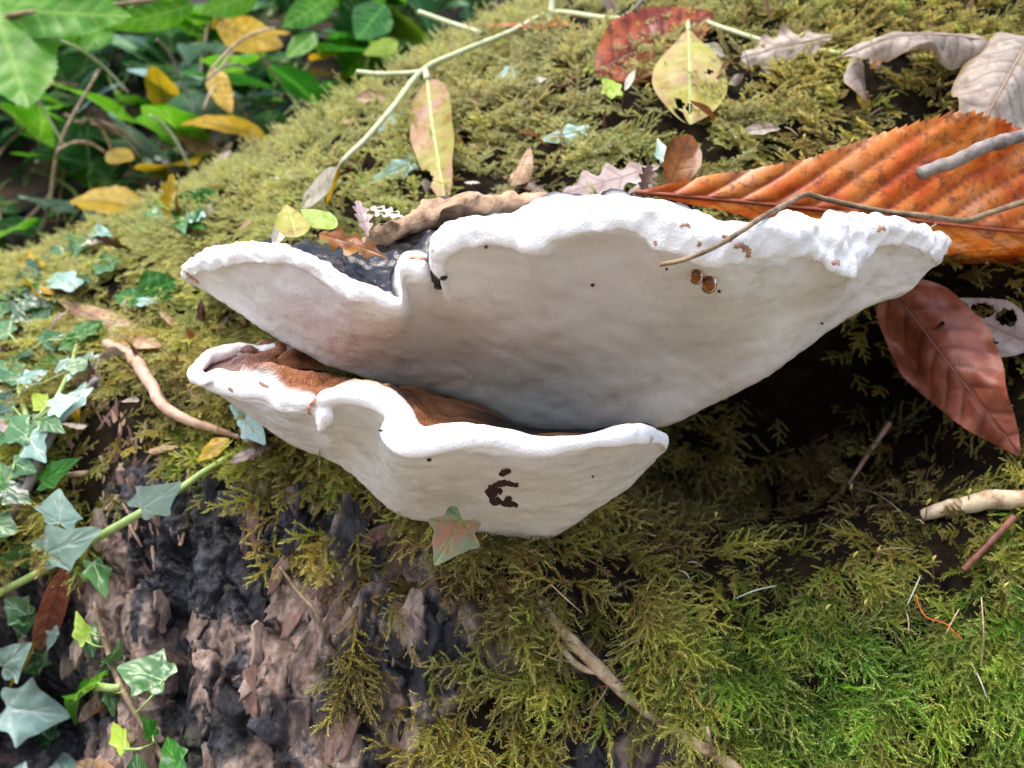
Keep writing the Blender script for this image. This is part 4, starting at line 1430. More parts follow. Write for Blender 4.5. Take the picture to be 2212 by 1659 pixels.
leaf('fallen_leaf', (200, 1545, 10.006), (265, 1485, 10.010), 20, LM['amber'], 'orange brown leaf scrap in the dark hollow', shape='oval', nside=3, wave=.05, seed=29)
leaf('fallen_leaf', (295, 1665, 10.02), (215, 1560, 10.016), 36, LM['mauve'], 'pinkish dead leaf among the lowest ivy leaves', shape='oak', nside=4, wave=.05, seed=30)
leaf('fallen_leaf', (250, 1690, 10.02), (170, 1650, 10.014), 30, LM['tan'], 'tan dead leaf at the foot of the log', shape='oval', nside=4, wave=.05, seed=31)
# on and around the notch of the upper bracket
leaf('fallen_leaf', (640, 512, .322), (618, 442, .335), 36, LM['patch'], 'upright yellow green leaf beside the notch of the upper bracket', shape='ovate', roll=.1, nside=4, wave=.03, seed=32)
leaf('fallen_leaf', (728, 490, .330), (650, 452, .334), 26, LM['lime'], 'small lime green leaf with brown spot above the notch', shape='oval', roll=.1, nside=4, wave=.03, seed=33)
leaf('fallen_leaf', (838, 556, .308), (690, 505, .322), 30, LM['amber'], 'glossy amber leaf with wavy edge lying across the notch', shape='oak', roll=-.3, nside=4, camber=.04, wave=.05, seed=34)
leaf('fallen_leaf', (795, 510, .330), (772, 432, .338), 24, LM['mauve'], 'withered brownish leaf standing behind the notch', shape='oak', roll=.3, curl=.8, nside=3, wave=.05, seed=35)
leaf('fallen_leaf', (872, 468, .338), (800, 448, .342), 20, LM['white'], 'ragged white leaf fragment with holes behind the notch', shape='oak', roll=.2, nside=3, side=10, nv=50, wave=.06, holes=((.3, .4, .10, .3), (.6, -.4, .10, .3), (.75, .3, .08, .3)), seed=36)
leaf('fallen_leaf', (590, 530, .335), (625, 448, .352), 18, LM['white'], 'narrow cream leaf edge standing left of the notch', shape='lance', roll=.5, curl=.6, nside=0, seed=37)
leaf('fallen_leaf', (1005, 445, .345), (945, 425, .350), 14, LM['brown'], 'tiny dark brown leaf scrap under the hanging pink leaf', shape='oak', nside=0, wave=.06, seed=38)
leaf('ivy_leaf', (1000, 1122, .303), (938, 1222, .298), 66, LM['rust_ivy'], 'green ivy leaf turning rusty orange caught under the lower bracket', shape='ivy', roll=.1, wave=.02, seed=39, rib=None, nmix=0.3)
# small ivy leaves pressed into the moss
for (b_, t_, h_, mt, lab) in [
        ((1262, 285), (1165, 305), 26, 'ivy', 'pale bluish ivy leaf pressed into moss above the rim'),
        ((1330, 205), (1300, 165), 24, 'lime', 'pale lime seedling leaf standing between the hanging leaves'),
        ((870, 250), (815, 285), 20, 'ivy', 'pale ivy leaf half hidden beside the vine'),
        ((892, 352), (790, 398), 24, 'ivy', 'long pale ivy leaf lying left of the hanging pink leaf'),
        ((1115, 150), (1070, 172), 18, 'ivy', 'small mint coloured leaf in moss behind the hanging leaf'),
        ((380, 412), (305, 445), 15, 'ivy', 'silvery ivy leaf edge on the left moss slope'),
        ((468, 418), (348, 465), 26, 'green', 'dark green elongated leaf on the left moss slope'),
        ((372, 470), (310, 530), 20, 'ivy', 'grey green ragged ivy leaf on the left moss slope'),
        ((300, 640, 10.016), (382, 605, 10.018), 42, 'green', 'round deep green leaf left of the upper bracket tip'),
        ((305, 645, 10.012), (248, 640, 10.014), 24, 'green', 'small green leaf joined to the round deep green one'),
        ((330, 650, 10.010), (255, 655, 10.012), 12, 'ivy', 'wet small leaf with painted shine under the round green leaf'),
        ((222, 698, 10.014), (125, 756, 10.014), 32, 'green', 'mid green leaf under the twisted brown leaf'),
        ((135, 770, 10.012), (70, 805, 10.012), 18, 'green', 'bright green narrow leaf left of the curved root'),
        ((150, 775, 10.010), (112, 812, 10.010), 12, 'ivy', 'silver grey leaf beside the bright narrow leaf'),
        ((200, 770, 10.010), (135, 830, 10.010), 20, 'ivy', 'wet ivy leaf with painted glint above the rotten wood'),
        ((185, 840, 10.012), (120, 920, 10.012), 22, 'ivy', 'pale ivy leaf at the top of the grey stem'),
        ((105, 890, 10.010), (60, 955, 10.010), 24, 'ivy', 'faded ivy leaf in moss left of the grey stem'),
        ((530, 905, 10.010), (575, 962, 10.012), 34, 'ivy', 'mint green ivy leaf tucked below the lower bracket'),
        ((530, 895, 10.008), (495, 875, 10.010), 22, 'ivy', 'small mint leaf lobe beside the tucked ivy leaf'),
        ((1350, 195), (1372, 150), 8, 'white', 'pale bent leaf stalk standing beside the lime seedling'),
        ((1275, 150), (1330, 90), 18, 'lime', 'small green folded leaf by the red brown leaf'),
        ((905, 110), (985, 60), 20, 'bright', 'bright green ragged leaf behind the vine'),
        ((1440, 350), (1420, 300), 22, 'ivy', 'faded translucent leaf behind the mustard leaf')]:
    leaf('small_leaf' if mt not in ('ivy',) else 'ivy_leaf', b_, t_, h_, LM[mt], lab, shape='ivy' if mt in ('ivy', 'lime') else 'oval', nside=4, wave=.03, seed=int(b_[0]), roll=random.uniform(-.3, .3), camber=random.uniform(-.03, .06))


# ================================================================== VINES AND RUNNERS
def route(pts, off):
    return np.array([resolve(p, off)[0] for p in pts])


rt = route([(690, 452, 10.004), (708, 415, 10.008), (740, 350, .405), (790, 300, .425), (850, 230, .452), (915, 150, .485), (1000, 110, .50), (1100, 70, .515), (1190, 28, .53), (1300, 38, 10.02),
            (1390, 42, 10.022), (1485, 35, 10.024), (1560, 60, 10.02), (1650, 88, 10.018), (1740, 105, 10.014), (1822, 116, 10.010)], .01)
vine = empty('trailing_vine', tuple(rt[8]))
tag(vine, 'pale green trailing vine arching over the log with hanging yellowing leaves', 'vine')
tube('stem', rt, [.0008, .0012, .0014, .0014, .0012, .0010], ST['vine'], vine, n=140)
tube('side_stem', route([(772, 155, .50), (830, 160, .49), (905, 156, .487), (918, 150, .485)], .01), [.0012, .0014], ST['vine'], vine)
tube('side_stem', route([(905, 25, .58), (960, 45, .57), (1040, 72, .55)], .01), [.0014, .0015], ST['vine'], vine)
tube('side_stem', route([(1195, -20, .53), (1190, 28, .528), (1175, 60, 10.012), (1150, 95, 10.004)], .01), [.002, .0019, .0016], ST['vine'], vine)
leaf('leaf', (922, 168, .482), (968, 452, 10.010), 56, LM['pinkgreen'], parent=vine, shape='oval', roll=.1, nside=6, pillow=.005, wave=.025, camber=.02, seed=41, stalk=[(918, 150, .485)], stalk_mat=ST['vine'], rib=ribs['green'], side=10, nv=60, holes=((.78, .95, .05, .4), (.98, -.5, .06, .5)))
leaf('leaf', (1487, 62, 10.022), (1490, 268, 10.012), 82, LM['patch'], parent=vine, shape='obovate', roll=-.1, nside=6, pillow=.005, wave=.025, camber=.02, seed=42, stalk=[(1485, 35, 10.024)], stalk_mat=ST['vine'], rib=ribs['green'], side=12, nv=70, holes=((.83, .35, .05, .16), (.86, .0, .05, .14), (.95, .6, .08, .3), (.5, -.55, .03, .10)))
leaf('leaf', (738, 352, .404), (705, 445, 10.010), 18, LM['yellow'], parent=vine, shape='lance', roll=.5, curl=.5, nside=3, seed=43)
leaf('leaf', (728, 362, .402), (645, 455, 10.008), 26, LM['white'], parent=vine, shape='lance', roll=-.1, nside=5, wave=.02, seed=44, holes=((.7, .3, .04, .15), (.8, -.2, .03, .2)), side=9, nv=50)

rt = route([(508, 978, 10.006), (440, 1020, 10.010), (380, 1062, 10.016), (300, 1110, 10.02), (200, 1168, 10.022), (100, 1228, 10.022), (0, 1280, 10.022), (-120, 1340, 10.02)], .01)
iv = empty('ivy_runner', tuple(rt[3]))
tag(iv, 'ivy runner with pale bluish leaves crossing the bark below the brackets', 'ivy')
tube('stem', rt, [.0012, .0016, .0017, .0016], ST['ivystem'], iv, n=60)
for (b_, t_, h_, mt, sd_, stk) in [((305, 1098, 10.028), (392, 1040, 10.03), 52, 'ivy', 51, [(312, 1104, 10.021)]), ((128, 1130, 10.024), (130, 1055, 10.026), 66, 'ivy', 52, [(110, 1190, 10.022), (100, 1226, 10.022)]),
                                   ((98, 1195, 10.030), (222, 1142, 10.032), 58, 'ivy', 53, [(88, 1235, 10.022)]), ((200, 1215, 10.018), (228, 1290, 10.02), 34, 'ivyg', 54, None),
                                   ((90, 1040, 10.016), (175, 990, 10.018), 34, 'green', 55, None), ((-10, 950, 10.02), (58, 932, 10.02), 26, 'ivyg', 56, None), ((35, 1220, 10.014), (60, 1165, 10.016), 44, 'ivyg', 57, None)]:
    leaf('leaf', b_, t_, h_, LM[mt], parent=iv, shape='ivy', sky=.25, roll=random.uniform(-.2, .2), wave=.02, camber=.02, seed=sd_, stalk=stk, stalk_mat=ST['ivystem'])

def nearest(b_, pts):
    q = catmull(np.array([(p_[0], p_[1]) for p_ in pts], float), 40)
    k = np.argmin(np.hypot(q[:, 0] - b_[0], q[:, 1] - b_[1] - 25))
    return [(float(q[k, 0] + b_[0]) / 2, float(q[k, 1] + b_[1]) / 2 + 4, 10.022), (float(q[k, 0]), float(q[k, 1]), 10.015)]


LSTEM = [(10, 1060), (60, 940), (40, 820), (70, 700), (20, 600)]
DSTEM = [(395, 1720), (330, 1600), (260, 1480), (225, 1380), (205, 1300)]
leftivy = empty('ivy_plant', tuple(at(60, 900, .01)[0]))
tag(leftivy, 'straggling ivy with mixed pale and green leaves on the left moss', 'ivy')
tube('stem', route([(-80, 1180, 10.016), (10, 1060, 10.018), (60, 940, 10.018), (40, 820, 10.018), (70, 700, 10.016), (20, 600, 10.014)], .01), [.0012, .0012, .0009], ST['ivystem'], leftivy)
tube('stem', route([(60, 940, 10.018), (110, 880, 10.018), (150, 800, 10.018), (170, 730, 10.016)], .01), [.001, .0009], ST['ivystem'], leftivy)
for (b_, t_, h_, mt) in [((20, 600, 10.02), (60, 560, 10.022), 26, 'ivyg'), ((70, 700, 10.02), (20, 650, 10.022), 28, 'ivyd'), ((75, 690, 10.02), (125, 640, 10.02), 24, 'ivyg'), ((170, 730, 10.022), (225, 690, 10.022), 26, 'green'), ((40, 820, 10.022), (-10, 780, 10.022), 30, 'ivyg'),
                         ((50, 830, 10.022), (105, 800, 10.022), 24, 'ivy'), ((150, 800, 10.022), (200, 770, 10.022), 26, 'ivyg'), ((110, 880, 10.022), (170, 860, 10.022), 30, 'ivy'), ((60, 940, 10.022), (0, 900, 10.022), 34, 'ivyg'), ((65, 945, 10.022), (100, 1000, 10.022), 34, 'ivy'),
                         ((10, 1060, 10.022), (-10, 990, 10.022), 34, 'green'), ((15, 1055, 10.022), (70, 1090, 10.022), 30, 'ivyd'), ((-20, 1130, 10.022), (40, 1150, 10.024), 40, 'ivyg'), ((100, 880, 10.02), (70, 850, 10.022), 20, 'lime'), ((30, 640, 10.02), (80, 610, 10.02), 30, 'ivyd'), ((90, 740, 10.02), (140, 720, 10.02), 26, 'ivyg'), ((20, 720, 10.02), (-30, 700, 10.02), 30, 'ivyg'), ((30, 770, 10.02), (80, 765, 10.022), 24, 'ivyd'), ((90, 905, 10.02), (140, 935, 10.022), 26, 'ivyg'), ((30, 880, 10.02), (-20, 860, 10.02), 26, 'ivyd'), ((30, 1000, 10.02), (80, 1020, 10.02), 28, 'ivyg')]:
    leaf('leaf', b_, t_, h_ * 1.15, LM[mt], parent=leftivy, shape='ivy', sky=.2, roll=random.uniform(-.35, .35), wave=.03, camber=.03, seed=int(b_[0] + b_[1]), stalk=nearest(b_, LSTEM), stalk_mat=ST['ivystem'])
lowivy = empty('ivy_plant', tuple(at(330, 1560, .01)[0]))
tag(lowivy, 'green ivy climbing the dark hollow at the foot of the log', 'ivy')
tube('stem', route([(395, 1720, 10.012), (330, 1600, 10.014), (260, 1480, 10.014), (225, 1380, 10.014), (205, 1300, 10.012)], .01), [.0010, .0012, .0009], ST['brown'], lowivy)
tube('stem', route([(60, 1720, 10.02), (190, 1660, 10.016), (290, 1600, 10.014)], .01), [.0009, .0009], ST['brown'], lowivy)
for (b_, t_, h_, mt, sd_) in [((355, 1470, 10.022), (255, 1440, 10.024), 62, 'ivyg', 61), ((15, 1530, 10.03), (155, 1545, 10.034), 74, 'ivy', 62), ((5, 1440, 10.03), (70, 1385, 10.03), 50, 'ivy', 63), ((215, 1480, 10.018), (172, 1575, 10.02), 34, 'bright', 64),
                              ((235, 1490, 10.014), (245, 1550, 10.016), 24, 'ivyg', 65), ((385, 1665, 10.02), (362, 1592, 10.022), 34, 'green', 66), ((300, 1690, 10.02), (295, 1625, 10.022), 40, 'ivyg', 67), ((135, 1700, 10.02), (140, 1625, 10.022), 40, 'ivy', 68),
                              ((30, 1700, 10.02), (55, 1645, 10.022), 34, 'ivy', 69), ((190, 1360, 10.016), (200, 1420, 10.018), 30, 'ivyg', 70), ((185, 1385, 10.02), (165, 1320, 10.02), 22, 'lime', 71), ((100, 1420, 10.014), (40, 1450, 10.016), 30, 'ivyd', 72), ((270, 1620, 10.014), (245, 1560, 10.016), 22, 'lime', 73), ((125, 1370, 10.024), (105, 1425, 10.026), 26, 'ivy', 74), ((60, 1330, 10.02), (10, 1290, 10.022), 40, 'ivyg', 75), ((40, 1360, 10.02), (90, 1320, 10.022), 30, 'ivyd', 76), ((110, 1600, 10.024), (70, 1570, 10.026), 36, 'ivyd', 77), ((230, 1430, 10.02), (260, 1380, 10.022), 26, 'ivyg', 78), ((330, 1590, 10.02), (300, 1545, 10.022), 28, 'green', 79)]:
    leaf('leaf', b_, t_, h_, LM[mt], parent=lowivy, shape='ivy', sky=.4, roll=random.uniform(-.3, .3), wave=.05, camber=.05, foldl=.15, foldr=.15, seed=sd_, stalk=nearest(b_, DSTEM) if b_[0] > 180 else None, stalk_mat=ST['ivystem'])


# ================================================================== TWIGS
def twig(name, pts, radii, mt, label, off=.004, rough=.15, cat='twig', seed=1, branches=(), group=None, sides=10, n=None):
    P = route(pts, off)
    if not branches:
        o = tube(name, P, radii, ST[mt], rough=rough, seed=seed, sides=sides, n=n or 60)
        return tag(o, label, cat, group)
    root = empty(name, tuple(P[0]))
    tag(root, label, cat, group)
    tube('stem', P, radii, ST[mt], root, rough=rough, seed=seed, sides=sides, n=n or 60)
    for k, (bp, br) in enumerate(branches):
        tube('branch', route(bp, off), br, ST[mt], root, rough=rough, seed=seed + k + 1, sides=8, n=30)
    return root


twig('dry_stem', [(1425, 572, .2625), (1480, 560, .2605), (1560, 525, .2595), (1640, 473, .270), (1700, 440, .290), (1742, 419, .310), (1775, 428, .322), (1900, 455, .331), (2000, 466, .336), (2085, 476, .339), (2130, 462, .340), (2212, 436, .342), (2330, 400, .35)],
     [.0006, .0008, .0009, .0009, .0010, .0011], 'brown', 'thin brown dry stem bent across the rim and the orange leaf', rough=.08, n=110)
twig('twig', [(1985, 374, .335), (2060, 348, .336), (2140, 312, .338), (2215, 292, .342), (2360, 250, .36)], [.0022, .0023, .0024, .0026], 'grey', 'weathered grey twig with snapped end over the orange leaf', rough=.22)
twig('stick', [(1992, 1113, 10.004), (2050, 1100, 10.006), (2120, 1082, 10.008), (2212, 1076, 10.01), (2330, 1062, 10.01)], [.0018, .0031, .0033, .0034, .0036], 'pale', 'short pale broken stick lying on dark moss', rough=.25, cat='stick', sides=14)
twig('twig', [(1165, 1300, 10.003), (1220, 1370, 10.005), (1290, 1440, 10.007), (1340, 1490, 10.006), (1400, 1540, 10.005), (1480, 1592, 10.006), (1560, 1640, 10.005), (1640, 1700, 10.004)], [.0010, .0022, .0022, .0018, .0019, .0020, .0020], 'straw',
     'straw coloured forked twig slanting down through the moss', rough=.12, branches=[([(1202, 1385, 10.003), (1235, 1425, 10.006), (1262, 1445, 10.007), (1300, 1452, 10.007)], [.0009, .0011, .0012]), ([(1540, 1625, 10.006), (1532, 1595, 10.009), (1528, 1570, 10.010)], [.0008, .0007])])
twig('twig', [(1832, 1048, 10.004), (1870, 990, 10.010), (1922, 914, 10.014)], [.0006, .0010, .0011], 'pink', 'straight pinkish dry stalk stuck in the dark moss', rough=.08)
twig('root', [(225, 742, 10.006), (285, 772, 10.012), (325, 828, 10.016), (348, 872, 10.016), (395, 903, 10.014), (455, 924, 10.01), (520, 945, 10.004)], [.0022, .0026, .0026, .0024, .0022, .0016, .001], 'pink', 'curved pinkish root bending down toward the lower bracket', rough=.18, cat='root')
twig('twig', [(210, 818, 10.014), (150, 885, 10.016), (95, 970, 10.016), (55, 1062, 10.016), (18, 1125, 10.014)], [.0016, .0018, .0020, .0018], 'grey', 'pale grey straight stem leaning down beside the rotten wood', rough=.12)
twig('twig', [(200, 258, 10.01), (245, 300, 10.012), (318, 368, 10.008)], [.0013, .0014], 'vine', 'pale green cut stalk lying in the upper left litter', rough=.06)
twig('twig', [(0, 850, 10.012), (45, 835, 10.012), (110, 805, 10.012), (135, 790, 10.01)], [.0012, .0012], 'vine', 'thin pale leaf stalk reaching from the left moss', rough=.06)
twig('twig', [(-10, 830, 10.012), (20, 880, 10.012), (50, 960, 10.012)], [.0011, .0012], 'straw', 'slender tan twig hanging in the left moss', rough=.1)
twig('twig', [(0, 1010, 10.012), (50, 1035, 10.014), (100, 1030, 10.014), (190, 1022, 10.012)], [.0010, .0011], 'brown', 'thin brown root crossing behind the grey stem', rough=.1)
twig('twig', [(140, 360, 10.012), (130, 430, 10.014), (122, 520, 10.012)], [.0014, .0012], 'straw', 'pale upright stem in the dark left litter', rough=.1)
twig('twig', [(30, 500, 10.016), (90, 440, 10.018), (140, 370, 10.018)], [.0010, .0012], 'pink', 'slanting pink brown stem in the dark left litter', rough=.1)
twig('twig', [(2080, 1232, 10.006), (2130, 1180, 10.008), (2190, 1118, 10.008)], [.0012, .0013], 'red', 'reddish stick below the pale broken stick', rough=.12)
twig('twig', [(1240, 120, 10.008), (1300, 80, 10.012), (1390, 0, 10.016)], [.0012, .0013, .0012], 'grey', 'dark thin twig crossing the red brown leaf', rough=.1)
twig('twig', [(1030, 70, 10.008), (1200, 185, 10.006), (1250, 160, 10.008)], [.0006, .0006], 'red', 'hair thin brown stem on moss below the vine', rough=.05)
twig('moss_stalk', [(1978, 1284, 10.012), (1988, 1315, 10.013), (2004, 1335, 10.013), (2040, 1346, 10.011), (2060, 1365, 10.01), (2078, 1382, 10.008)], [.0002, .00026], 'orange', 'wavy orange filament over the dark right moss', rough=0, cat='moss stalk')
twig('plant_fibre', [(1838, 1050, 10.008), (1890, 1066, 10.010), (1935, 1096, 10.010), (1962, 1130, 10.006)], [.00014, .00016], 'white', 'fine white fibre arching over the dark moss', rough=0, cat='fibre')
twig('plant_fibre', [(2120, 1290, 10.008), (2125, 1380, 10.010), (2118, 1440, 10.006)], [.0002, .0003], 'straw', 'pale upright dead moss stem near the red stick', rough=0, cat='fibre')
twig('plant_fibre', [(1990, 500, .349), (2010, 492, .346), (2022, 484, .344)], [.0002, .0003], 'white', 'tiny white bristle sticking up from the right rim', rough=0, cat='fibre')
twig('bark_strip', [(605, 1225, 10.003), (640, 1275, 10.005), (680, 1320, 10.005), (700, 1375, 10.003)], [.0006, .0008, .0005], 'brown', 'thin reddish bark strip curling off the bark', rough=.2, cat='bark strip')
twig('dry_stem', [(690, 975, .325), (688, 1040, 10.006), (672, 1110, 10.004)], [.0003, .0004], 'straw', 'hair thin tan stalk hanging under the lower bracket', rough=.05)

# moss capsule stalks
r4 = np.random.default_rng(9)
spots = [(1205, 390), (1196, 365), (1222, 370), (1300, 300), (1312, 305), (1195, 410), (1090, 300), (1340, 250), (1370, 260), (1700, 150), (1720, 155), (1800, 430), (1840, 420), (1750, 400), (1630, 210), (1880, 1370), (1900, 1260), (1830, 1260),
         (1990, 1140), (2090, 1120), (1760, 1380), (1640, 1260), (2010, 1300), (1980, 1400), (1850, 1120), (2150, 1330), (1560, 1190), (1310, 1130), (1530, 150), (2030, 240), (980, 60), (650, 200)]
for i, (x, y) in enumerate(spots):
    p, n = at(x, y, 0.0)
    hgt = r4.uniform(.008, .015) * (1.0 if y > 900 else 1.4)
    u = np.array((r4.normal(0, .25), -.25, 1.0))
    u /= np.linalg.norm(u)
    root = empty('moss_capsule', tuple(p))
    up_ = y < 600
    tag(root, 'slender red moss stalk with capsule on the upper slope' if up_ else 'slender dark moss stalk with capsule on the lower face', 'moss stalk', 'moss stalks on the upper slope' if up_ else 'moss stalks on the lower face')
    tip = p + u * hgt
    tube('stalk', [p, p + u * hgt * .5 + np.array((.0006, 0, 0)), tip], [.00022, .00018], ST['red'], root, sides=5, n=8)
    tube('capsule', [tip, tip + u * .0012 + np.array((.0003, 0, 0)), tip + u * .0024 + np.array((.0010, 0, -.0002))], [.00025, .0005, .0002], ST['yel'], root, sides=6, n=7)


# ================================================================== UNDERGROWTH ON THE BANK
def ground_at(x, y):
    h = bvh_ground.ray_cast(Vector((x, y, 6)), Vector((0, 0, -1)))[0]
    return np.array(h)


def plant(name, label, cat, cx, cy, nleaf, spread, hts, size, mats, shape, seed, stems=5, stem_mat='ivystem', up=.4, group=None, teeth=0):
    r = np.random.default_rng(seed)
    base = ground_at(cx, cy)
    root = empty(name, tuple(base))
    tag(root, label, cat, group)
    tips = []
    for k in range(stems):
        a = 2 * np.pi * (k + r.uniform(0, .7)) / stems
        rr_ = spread * r.uniform(.7, 1.1)
        e = np.array((cx + math.cos(a) * rr_, cy + math.sin(a) * rr_ * .8))
        pts = []
        for q in np.linspace(0, 1, 5):
            xy = np.array((cx, cy)) * (1 - q) + e * q
            g_ = ground_at(*xy)
            pts.append(g_ + np.array((r.normal(0, .006), r.normal(0, .006), .008 + r.uniform(*hts) * q ** .7 * .8)))
        pts[0] = base - np.array((0, 0, .01))
        tube('stem', pts, [.0018, .0012], ST[stem_mat], root, sides=6, n=20)
        tips.append(catmull(np.array(pts), 20))
    for k in range(nleaf):
        tr = tips[k % stems]
        q = tr[r.integers(4, 20)]
        a = r.uniform(0, 2 * np.pi)
        d = np.array((math.cos(a), math.sin(a) - .35, r.normal(up - .3, .3)))
        d /= np.linalg.norm(d)
        L_ = size * r.uniform(.65, 1.25)
        nrm = np.array((r.normal(0, .35), -.45 + r.normal(0, .3), 1.0))
        A, n2, b = basis(d, nrm)
        s0 = q + d * L_ * .35 + np.array((0, 0, L_ * r.uniform(.05, .4)))
        hw = {'ivy': .5, 'oval': .36, 'round': .45, 'lance': .18}[shape] * r.uniform(.85, 1.15)
        v, f, vein, edge = blade_geo(shape, L_, hw, nside=6 if shape == 'oval' else 0, side=5, nv=22, teeth=teeth, tooth=.12, pillow=.006, camber=r.uniform(0, .08), wave=.03, foldl=.15, foldr=.15, seed=int(r.integers(1000)), bend=r.uniform(-.6, .1))
        M = np.stack([b, A, n2], 1)
        mt = mats[r.integers(len(mats))]
        o = mesh_obj('leaf', v @ M.T + s0 - base, f, LM[mt], root, attrs={'vein': vein, 'edge': edge})
        v_, f_ = tube_geo(np.array([q, (q + s0) / 2 + np.array((0, 0, .004)), s0]) - base, [.0009, .0007], 5, n=6)
        mesh_obj('leaf_stalk', v_, f_, ST[stem_mat], o)
    return root


iv_m = ['ivyd', 'ivyg', 'ivy', 'ivy', 'ivyd', 'green', 'ivyg']
IK = [('dark green ivy clump with few glints on the bank', ['ivyd', 'ivyd', 'ivyg', 'green'], 'dark ivy clumps on the bank'),
      ('ivy clump with many pale glinting leaves on the bank', ['ivy', 'ivy', 'ivyg', 'ivyd'], 'pale ivy clumps on the bank'),
      ('mid green leafy ivy clump on the bank', ['green', 'ivyg', 'ivyg', 'bright', 'ivyd'], 'mid green ivy clumps on the bank')]
r5 = np.random.default_rng(41)
k_ = 0
for yy in (.66, .72, .78, .84, .90, .97):
    for xx in np.arange(-.62 + .05 * (k_ % 2), .06, .105):
        if xx < -.05 - (yy - .66) * -1.0 or yy > .8:
            ik = IK[int(r5.integers(3))]
            plant('ivy_clump', ik[0], 'ivy', xx + r5.normal(0, .015), yy + r5.normal(0, .012) + .40 * float(sstep(-.15, .15, xx)), 16, .075, (.01, .05), .055, ik[1], 'ivy', 200 + k_, stems=4, group=ik[2])
            k_ += 1
plant('bramble', 'bright green bramble spray hanging over the ivy at the bank edge', 'bramble', -.40, .76, 10, .10, (.10, .20), .085, ['bright', 'bright', 'lime'], 'oval', 301, teeth=16, stem_mat='brown')
bigb = empty('bramble', tuple(ground_at(-.42, .74)))
tag(bigb, 'large bright green bramble leaves with serrated edges over the upper left ivy', 'bramble')
tube('stem', [ground_at(-.42, .74) - np.array((0, 0, .01)), P3(-60, 300, .70), P3(-20, 60, .66), P3(180, 20, .66), P3(420, -10, .70)], [.0022, .002, .0016], ST['brown'], bigb)
for (b_, t_, h_, mt_) in [((-20, -10, .66), (60, 235, .63), 105, 'bright'), ((-10, 20, .66), (285, 35, .64), 62, 'bright'), ((420, 10, .70), (232, 60, .67), 34, 'bright'), ((255, 48, .70), (125, 95, .68), 26, 'bright'), ((232, 55, .70), (180, 112, .67), 30, 'bright'),
                          ((560, -20, .74), (435, 30, .72), 34, 'bright'), ((470, 55, .74), (612, 100, .70), 40, 'yellow'), ((520, 20, .76), (455, 60, .74), 24, 'yellow'), ((720, -10, .78), (610, 60, .74), 34, 'bright'), ((680, 70, .76), (620, 125, .74), 26, 'bright'),
                          ((830, 10, .78), (770, 85, .74), 44, 'green'), ((860, 90, .76), (785, 118, .74), 20, 'lime'), ((455, 145, .74), (500, 245, .72), 26, 'yellow'), ((230, 330, .70), (290, 345, .68), 26, 'yellow')]:
    leaf('leaf', b_, t_, h_, LM[mt_], parent=bigb, shape='oval', roll=random.uniform(-.4, .4), nside=7, slant=.8, teeth=22, tooth=.12, pillow=.008, wave=.03, seed=int(b_[0]) % 97 + 3, nmix=.2)
plant('bramble', 'bramble with yellowing leaves low among the ivy clumps', 'bramble', -.25, .80, 12, .10, (.06, .13), .06, ['yellow', 'bright', 'yellow', 'green'], 'oval', 302, teeth=14, stem_mat='brown')
plant('bramble', 'round leaved light green shoot behind the vine', 'bramble', -.14, .84, 14, .09, (.08, .16), .055, ['bright', 'green', 'green'], 'round', 303, teeth=0, stem_mat='vine')
plant('grass_tuft', 'tuft of pale green grass blades behind the vine arch', 'grass', .02, .95, 30, .06, (.03, .10), .15, ['lime', 'bright', 'green'], 'lance', 304, up=1.3, stem_mat='vine')
for i in range(22):
    xx, yy = r5.uniform(-.5, -.02), r5.uniform(.68, .92)
    g_ = ground_at(xx, yy) + np.array((0, -.02, .045))
    mt, lab = [('yellow', 'yellow fallen leaf caught among the ivy on the bank'), ('brown', 'dark brown fallen leaf caught among the ivy on the bank'), ('tan', 'tan fallen leaf caught among the ivy on the bank'), ('grey', 'silver grey fallen leaf caught among the ivy on the bank')][i % 4]
    d = np.array((r5.normal(0, 1), r5.normal(0, .4) - .2, r5.normal(0, .35)))
    A, n2, b = basis(d, np.array((r5.normal(0, .3), -.8, .8)))
    v, f, vein, edge = blade_geo('oval', r5.uniform(.04, .065), r5.uniform(.22, .36), nside=6, side=5, nv=22, pillow=.008, camber=.05, curl=r5.uniform(-.8, .8), wave=.05, seed=i)
    tag(mesh_obj('fallen_leaf', v @ np.stack([b, A, n2], 1).T, f, LM[mt], loc=tuple(g_), attrs={'vein': vein, 'edge': edge}), lab, 'leaf', mt + ' leaves among the bank ivy')

r6 = np.random.default_rng(77)
for i in range(36):
    x, y = (r6.uniform(1150, 2180), r6.uniform(1000, 1620)) if i < 24 else (r6.uniform(650, 2100), r6.uniform(120, 420))
    p, n = at(x, y, .006)
    if in_poly(np.array([x, y]), [(1380, 600), (2000, 600), (2000, 1000), (1400, 1000)]) or p[1] > .7:
        continue
    a, L_ = r6.uniform(0, 6.28), r6.uniform(.006, .016)
    d = np.array((math.cos(a), -.1, math.sin(a)))
    d = d - n * (d @ n) + n * .12
    o = tube('plant_fibre', [p - d * L_ / 2, p + n * .001, p + d * L_ / 2], [.0002, .0003, .00015], ST[['straw', 'white', 'brown', 'red'][i % 4]], sides=5, n=8)
    tag(o, 'fine dry plant fibre lying on the moss of the log', 'fibre', 'dry fibres on the moss')

